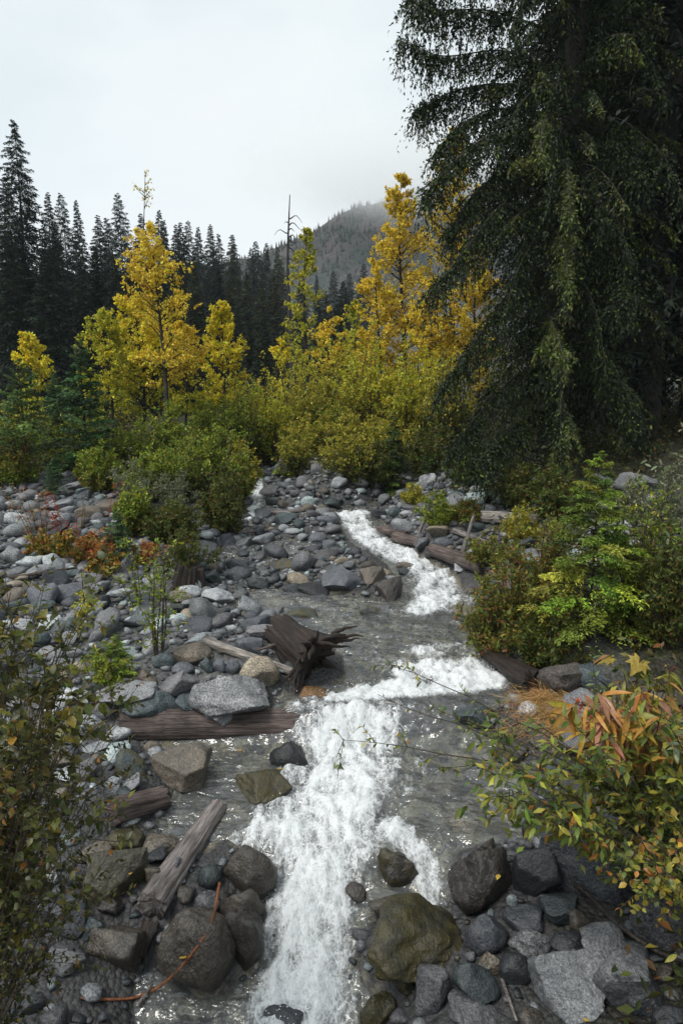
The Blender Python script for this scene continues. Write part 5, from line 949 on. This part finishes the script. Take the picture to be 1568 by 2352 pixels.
# ------------------------------------------------------------------ fireweed, ground plants, dry grass
RED = [(3, (.32, .05, .025)), (2, (.40, .11, .03)), (1, (.22, .03, .03))]; ORG = [(3, (.36, .14, .04)), (2, (.42, .22, .06)), (1.5, (.28, .22, .05)), (1, (.30, .06, .03))]; PINKG = [(2, (.32, .16, .10)), (2, (.26, .2, .06)), (1, (.14, .15, .04))]; YG = [(3, (.30, .20, .03)), (3, (.17, .16, .03)), (2, (.36, .15, .03)), (2, (.09, .12, .025))]
def fireweed(label, px, row, top, pal, lean, n=1, lL=.09, wid=.25, fl=60):
    b = PT(px, row); rng = srng(int(px * 3 + row)); H = at_y(px, top, b[1])[2] - b[2]; root = thing('fireweed', label, 'plant', tuple(b), 'autumn fireweed on the gravel bar'); al, ab = Acc(), Acc()
    for i in range(n):
        s = np.linspace(0, 1, 8); o_ = rng.normal(0, .05, 2) * (n > 1); ln = lean + rng.normal(0, .08); pts = np.stack([o_[0] + ln * H * s ** 1.5, o_[1] + .05 * H * s, s * H * rng.uniform(.8, 1.05)], -1); tubes(ab, pts[None], (.006 * (1 - .7 * s))[None], 4)
        u = np.sort(rng.uniform(.15, 1, fl)); p = np.stack([np.interp(u, s, pts[:, k]) for k in range(3)], -1); az = rng.uniform(0, 6.28, fl)
        d = np.stack([np.cos(az), np.sin(az), rng.normal(-.1, .35, fl)], -1); leaves(al, p, d, np.array([[0, 0, 1.]]) + rng.normal(0, .2, (fl, 3)), lL * (1.15 - .6 * u), lL * wid, pick(rng, pal, fl, .2))
    finish(root, al, ab, M_TWIG, crown='foliage', trunk='stem')
fireweed('crimson fireweed plume standing among the orange ones', 140, 1255, 1118, RED, -.25, 2, .12, .28, 70)
fireweed('pinkish faded fireweed leaning over the bar', 75, 1240, 1112, PINKG, -.5, 3, .10, .2, 60)
fireweed('orange seed headed fireweed beside the crimson plume', 100, 1262, 1125, ORG, -.05, 3, .09, .2, 70)
fireweed('short red orange fireweed close to the fir sapling', 172, 1268, 1185, RED, .05, 2, .09, .25, 60)
fireweed('orange fireweed bending towards the fir sapling', 200, 1262, 1200, ORG, .6, 2, .10, .3, 60)
fireweed('dry pink fireweed behind the ground plants', 190, 1215, 1140, PINKG, .0, 2, .07, .2, 50)
fireweed('small orange fireweed at the slope edge', 22, 1190, 1150, ORG, .1, 1, .07, .3, 40)
fireweed('red fireweed in front of the silver willow', 250, 1200, 1110, RED, .05, 2, .09, .3, 40)
fireweed('rusty fern like frond lying towards the rotten stump', 330, 1300, 1235, ORG, 1.6, 2, .09, .25, 70)
for i, (lb, px, row, hw, ht, pal) in enumerate((('yellow and rust ground plants below the crimson plume',165,1285,70,70,YG),('orange brown ground plants beside the fir sapling',225,1300,70,75,ORG),('yellow green ground plants spilling onto the pale slabs',245,1325,50,45,YG),('green and yellow ground plants behind the pale slab',110,1275,45,50,YG),('russet ground plants under the low shrub',330,1290,50,45,ORG))):
    p = PT(px, row); bush(lb, px, 0, row - ht, hw, pal, .065, 26, 6, 8, .75, base=p, name='ground_plant', cat='plant', group='autumn ground plants on the gravel bar', seed=150 + i)
def grass(name, label, regs, n, pal, L_, seed):
    rng = srng(seed); al = Acc(); px = np.concatenate([rng.normal(a, c_ * 1.5, n) for a, b_, c_, d_ in regs]); rw = np.concatenate([rng.normal(b_, d_, n) for a, b_, c_, d_ in regs])
    p = np.array([PT(a, b_) for a, b_ in zip(px, rw)]); M = len(p); az = rng.normal(2.9, 2.2, M); d = np.stack([np.cos(az), np.sin(az) * .6 - .2, rng.uniform(.1, 1.0, M)], -1); d = nrm(d); c_ = pick(rng, pal, M, .2); l = L_ * rng.uniform(.5, 1.2, M)
    nn = unit(rng, M); leaves(al, p, d, nn, l * .55, .004, c_); d2 = nrm(d + np.array([0, 0, -.9]) + d * .4); leaves(al, p + d * l[:, None] * .42, d2, nn, l * .6, .0035, c_)
    obj(name, al.mesh(name, M_LEAF), kind='stuff', label=label)
STRAW = [(3, (.56, .34, .14)), (2, (.46, .23, .09)), (2.5, (.62, .45, .22)), (1, (.30, .24, .06))]
grass('dry_grass', 'dry orange grass bent over the near bank', [(1260,1640,35,24),(1310,1672,45,24),(1370,1690,45,16),(1430,1695,40,16),(1240,1605,20,12),(1480,1700,40,20),(1300,1625,30,14),(1400,1660,40,20),(1520,1660,40,40)], 560, STRAW, .27, 8)
grass('green_grass', 'thin green grass among the near bank plants', [(1270,1690,50,25),(1380,1720,70,25),(1480,1750,60,30)], 120, [(2, (.12, .14, .03)), (1, (.25, .2, .04))], .22, 9)

# ------------------------------------------------------------------ near plants with leaves one by one
def leaf_mesh(name, prof, fold=.25, curl=.18):
    t = np.linspace(0, 1, len(prof)); v = []; q = []
    for i, (tt, w_) in enumerate(zip(t, prof)):
        z = -curl * tt ** 2; v += [(-w_, tt, z + fold * w_), (0, tt, z), (w_, tt, z + fold * w_)]
        if i: a = 3 * i; q += [(a - 3, a - 2, a + 1, a), (a - 2, a - 1, a + 2, a + 1)]
    return mesh(name, v, quads=q, smooth=True, mat=M_LEAFO)
LF = {'lance': leaf_mesh('leaf', [.01, .11, .16, .17, .14, .08, .004]), 'oval': leaf_mesh('leaf', [.02, .22, .31, .32, .26, .15, .01], .2, .25), 'strap': leaf_mesh('leaf', [.012, .07, .09, .09, .075, .05, .003], .3, .45)}
_pp = [(-.1,-.02),(-.42,-.12),(-.34,.06),(-.62,.18),(-.42,.26),(-.56,.56),(-.30,.46),(-.22,.62),(-.16,.66),(-.09,.86),(0,1.02)]; _pp = _pp + [(-a_, b_) for a_, b_ in _pp[-2::-1]]; _pv = np.array([(a_, b_, -.25 * a_ * a_ - .2 * b_ * b_ + .04 * (i_ % 2)) for i_, (a_, b_) in enumerate(_pp)])
LF['palm'] = mesh('leaf', np.concatenate([[[0, 0.25, .02]], _pv]), tris=[(0, i + 2, i + 1) for i in range(20)], smooth=False, mat=M_LEAFO)
def near_plant(name, label, base, tips, kind, lL, pal, nleaf, seed, tw=4, r=.007, nmax=300, group='leafy plants close to the camera', cat='shrub', twl=.28, hang=.25, sag=.12, s0=.3):
    rng = srng(seed); base = np.array(base, float); root = thing(name, label, cat, tuple(base), group); al, ab = Acc(), Acc(); cand = []
    s = np.linspace(0, 1, 10)
    for k, tp in enumerate(tips):
        e = np.array(tp) - base; b0 = rng.normal(0, .05, 3) * [1, 1, 0]; mid = b0 * .5 + e * .45 + np.array([0, 0, sag * np.linalg.norm(e)]) + rng.normal(0, .04, 3)
        pts = (1 - s)[:, None] ** 2 * b0 + 2 * (s * (1 - s))[:, None] * mid + s[:, None] ** 2 * e + .015 * np.stack([pn(s * 5, k + .3, j + .5) for j in range(3)], -1) * 2
        tubes(ab, pts[None], (r * (1 - .75 * s))[None], 5); dirs = nrm(np.gradient(pts, axis=0))
        segs = [(pts, s0)]
        for j in range(tw):
            i0 = rng.integers(3, 10); d = nrm(dirs[i0] * .7 + rng.normal(0, .6, 3)); l = twl * rng.uniform(.5, 1.2) * np.linalg.norm(e) * .6; q_ = pts[i0] + d * l * np.linspace(0, 1, 5)[:, None] + np.array([0, 0, -.1]) * l * np.linspace(0, 1, 5)[:, None] ** 2
            tubes(ab, q_[None], (r * .4 * (1 - .6 * np.linspace(0, 1, 5)))[None], 4); segs.append((q_, .1))
        for q_, sa in segs:
            m = max(3, int(nleaf * (1 if q_ is pts else .55))); u = np.sort(rng.uniform(sa, 1.0, m)); uu = np.linspace(0, 1, len(q_)); dq = nrm(np.gradient(q_, axis=0))
            p = np.stack([np.interp(u, uu, q_[:, i]) for i in range(3)], -1); dd = np.stack([np.interp(u, uu, dq[:, i]) for i in range(3)], -1); az = np.arange(m) * 2.4 + rng.uniform(0, 6); per = nrm(np.cross(dd, unit(rng, m)))
            d = nrm(dd * .55 + per * .85 + np.array([0, 0, -hang])); cand += [(p[i], d[i]) for i in range(m)]
    obj('stem', ab.mesh('stem', M_TWIG, True), root)
    P_ = np.array([c_[0] for c_ in cand]); D_ = np.array([c_[1] for c_ in cand]); M = len(P_); nn = nrm(np.array([0, -.35, 1.]) + rng.normal(0, .45, (M, 3))); co = pick(rng, pal, M, .22); ll = lL * rng.uniform(.6, 1.25, M)
    px, py, dp = proj(P_ + base); vis = (px > -20) & (px < 1590) & (py < 2380); order = np.argsort(-(ll / dp) * np.where(vis, 1, .01) * rng.uniform(.8, 1.2, M))
    kinds = kind if isinstance(kind, (list, tuple)) else [kind]
    for i in order[:nmax]:
        if not vis[i]: continue
        d, n_ = D_[i], nn[i]; sx = nrm(np.cross(d, n_)); n_ = np.cross(sx, d); o = obj('leaf', LF[kinds[rng.integers(len(kinds))]], root); a = ll[i]
        o.matrix_basis = Matrix(((sx[0] * a, d[0] * a, n_[0] * a, P_[i][0]), (sx[1] * a, d[1] * a, n_[1] * a, P_[i][1]), (sx[2] * a, d[2] * a, n_[2] * a, P_[i][2]), (0, 0, 0, 1))); o.color = (*co[i], 1)
    rest = np.concatenate([order[nmax:], [i for i in order[:nmax] if not vis[i]]]).astype(int)
    if len(rest): leaves(al, P_[rest], D_[rest], nn[rest], ll[rest], ll[rest] * .4, co[rest]); obj('foliage', al.mesh('foliage', M_LEAF), root, kind='stuff')
    return root
rg = srng(501)
def tips(n, x0, x1, r0, r1, y0, y1): return [at_y(rg.uniform(x0, x1), rg.uniform(r0, r1), rg.uniform(y0, y1)) for _ in range(n)]
WIL = [(4, (.12, .16, .03)), (3, (.19, .21, .036)), (2, (.075, .12, .04)), (1.4, (.32, .30, .045)), (.6, (.30, .14, .03))]
ALD = [(4, (.08, .09, .016)), (3, (.12, .115, .018)), (1.5, (.19, .16, .02)), (.15, (.28, .14, .02)), (3, (.045, .06, .014))]
near_plant('willow_shrub', 'leafy green willow shrub crowding the near bank beside the dry orange grass', (2.15, 3.75, .75), tips(26, 1130, 1570, 1630, 1830, 3.4, 4.2), 'lance', .072, WIL, 18, 1, tw=8)
near_plant('willow_shrub', 'lower green willow shrub drooping over the slanted slab', (2.35, 3.55, .70), tips(20, 1120, 1570, 1720, 1880, 3.3, 4.0), 'lance', .07, WIL, 17, 2, tw=7)
near_plant('willow_branch', 'long thin willow branch overhanging the white chute', at_y(1420, 1800, 4.2), [at_y(785, 1700, 4.6), at_y(870, 1600, 4.7), at_y(900, 1530, 4.8), at_y(1020, 1640, 4.6), at_y(1010, 1760, 4.4)], 'lance', .045, WIL, 14, 3, tw=7, r=.008, sag=.06, twl=.2, s0=.35)
near_plant('yellow_leaved_shrub', 'yellow leaved small shrub hanging at the picture edge above the tall mottled boulder', (2.35, 3.3, .6), tips(18, 1450, 1600, 1870, 2060, 2.9, 3.5), 'oval', .04, [(3, (.20, .19, .03)), (2, (.28, .22, .03)), (2, (.10, .13, .03)), (1, (.30, .13, .03))], 11, 4, tw=5)
near_plant('grey_willow_shoot', 'upright grey green willow shoot in front of the mottled brown boulder', at_y(1395, 1760, 4.3), [at_y(1352, 1482, 4.4), at_y(1372, 1560, 4.3)], 'lance', .06, [(2, (.17, .21, .12)), (1, (.10, .14, .06))], 12, 5, tw=1, r=.006, sag=.0)
near_plant('grey_willow_shoot', 'grey green leaved shoot at the picture edge above the willow shrub', (2.3, 3.6, .9), tips(5, 1500, 1600, 1640, 1740, 3.3, 3.7), 'lance', .075, [(2, (.11, .16, .09)), (1, (.16, .2, .12))], 10, 6, tw=2)
near_plant('grey_willow_shoot', 'pale leaved willow shoot rising into the dark wood at the picture edge', (3.1, 5.3, 1.4), [at_y(1560, 868, 5.6), at_y(1590, 900, 5.5), at_y(1540, 1010, 5.5), at_y(1575, 1060, 5.3)], 'lance', .07, [(2, (.20, .24, .15)), (1, (.12, .16, .08))], 14, 7, tw=2)
near_plant('thimbleberry', 'big leaved yellowing thimbleberry with drooping leaves on the near bank', at_y(1470, 1700, 4.3), tips(8, 1400, 1560, 1490, 1600, 4.2, 4.6), ['palm', 'strap', 'strap'], .115, [(3, (.24, .23, .04)), (2, (.15, .17, .03)), (2, (.36, .22, .05)), (1, (.32, .14, .07))], 4, 8, tw=1, hang=1.0, nmax=60)
near_plant('fading_fireweed', 'fading fireweed with orange and pink strap leaves beside the willow shrub', at_y(1480, 1800, 4.0), tips(14, 1330, 1570, 1560, 1730, 3.4, 3.9), 'strap', .16, [(3, (.38, .20, .04)), (2, (.42, .28, .04)), (2, (.32, .15, .10)), (1, (.2, .2, .04))], 16, 9, tw=1, hang=.7)
near_plant('red_leaved_shrub', 'small dark red leaved shrub behind the dry orange grass', at_y(1430, 1700, 4.6), tips(8, 1300, 1480, 1600, 1670, 4.5, 4.9), 'lance', .05, RED, 12, 10, tw=3)
near_plant('alder_shrub', 'yellowing alder shrub with round leaves at the picture edge over the gravel bar', (-1.95, 2.75, .35), tips(34, -60, 205, 1360, 1740, 2.7, 3.5), 'oval', .05, ALD, 24, 11, tw=9, r=.006)
near_plant('twiggy_thicket', 'dark twiggy thicket with sparse small leaves over the shaded rocks', (-2.0, 2.55, .15), tips(46, -60, 290, 1640, 2000, 2.4, 3.2), 'oval', .032, [(3, (.05, .055, .012)), (2, (.085, .09, .015)), (.3, (.20, .10, .02))], 26, 12, tw=10, r=.005)
near_plant('twiggy_thicket', 'lower dark thicket with long bare stems crossing the slaty slab', (-1.85, 2.3, .0), tips(16, -80, 190, 1950, 2150, 2.3, 2.9), 'oval', .03, [(3, (.04, .05, .012)), (.5, (.11, .11, .02))], 9, 13, tw=7, r=.005)
# fallen leaves
for i, (px, row, lb) in enumerate(((551, 1727, 'yellow fallen leaf floating on the still pool'), (648, 1768, 'orange fallen leaf stuck to the mossy wet boulder'), (1145, 2010, 'yellow fallen leaf on the large brown boulder'), (1366, 1888, 'yellow fallen leaf on the slanted slab'), (1338, 2345, 'pale fallen leaf on the pale mottled boulder'), (300, 2010, 'yellow fallen leaf on the square granite boulder'), (430, 2200, 'small yellow leaf on the twig topped boulder'))):
    p = surf(px, row); o = obj('fallen_leaf', LF['oval'], None, tuple(p + np.array([0, -.01, .012])), label=lb, category='leaf'); o.scale = (.05,) * 3; o.rotation_euler = (.1, .1, i * 1.3); o.color = (.5, .36, .06, 1)

# ------------------------------------------------------------------ air and the low cloud on the hill
def vol_box(name, lo, hi, dens, col, aniso=0.0):
    m, t, o = newmat(name); pv = N(t, 'ShaderNodeVolumePrincipled', inp={'Density': dens, 'Anisotropy': aniso}); pv.inputs['Color'].default_value = (*col, 1); Lk(t, pv.outputs[0], o.inputs['Volume'])
    v = [(x, y, z) for x in (lo[0], hi[0]) for y in (lo[1], hi[1]) for z in (lo[2], hi[2])]
    obj(name, mesh(name, v, quads=[(0, 1, 3, 2), (4, 6, 7, 5), (0, 4, 5, 1), (2, 3, 7, 6), (0, 2, 6, 4), (1, 5, 7, 3)], mat=m), kind='stuff')
vol_box('haze', (-256, -34, -3.2), (256, 430, 48), .00035, (.82, .91, 1.0))

def cloud(name, c_, r_, dens, seed):
    """soft edged bank of low cloud: density falls to nothing well inside its own ellipsoid"""
    m, t, o = newmat('low_cloud'); tcn = N(t, 'ShaderNodeTexCoord').outputs['Object']; geo = N(t, 'ShaderNodeNewGeometry').outputs['Position']
    ln = N(t, 'ShaderNodeVectorMath', operation='LENGTH'); Lk(t, tcn, ln.inputs[0])
    d_ = math_(t, 'ADD', ln.outputs['Value'], math_(t, 'MULTIPLY', math_(t, 'SUBTRACT', noise(t, geo, .018, 4.0, .6), .5), .9))
    g = N(t, 'ShaderNodeMapRange', interpolation_type='SMOOTHSTEP', inp={'From Min': .95, 'From Max': .35, 'To Min': 0.0, 'To Max': dens}); Lk(t, d_, g.inputs['Value'])
    pv = N(t, 'ShaderNodeVolumePrincipled', inp={'Anisotropy': .3}); pv.inputs['Color'].default_value = (.995, .998, 1, 1); Lk(t, g.outputs[0], pv.inputs['Density']); Lk(t, pv.outputs[0], o.inputs['Volume'])
    bm = bmesh.new(); bmesh.ops.create_icosphere(bm, subdivisions=3, radius=1); me = bpy.data.meshes.new(name); bm.to_mesh(me); bm.free(); me.materials.append(m)
    ob = obj(name, me, None, c_, kind='stuff'); ob.scale = r_
p = at_y(970, 385, 560); cloud('low_cloud', tuple(p), (195, 95, 50), .012, 1)
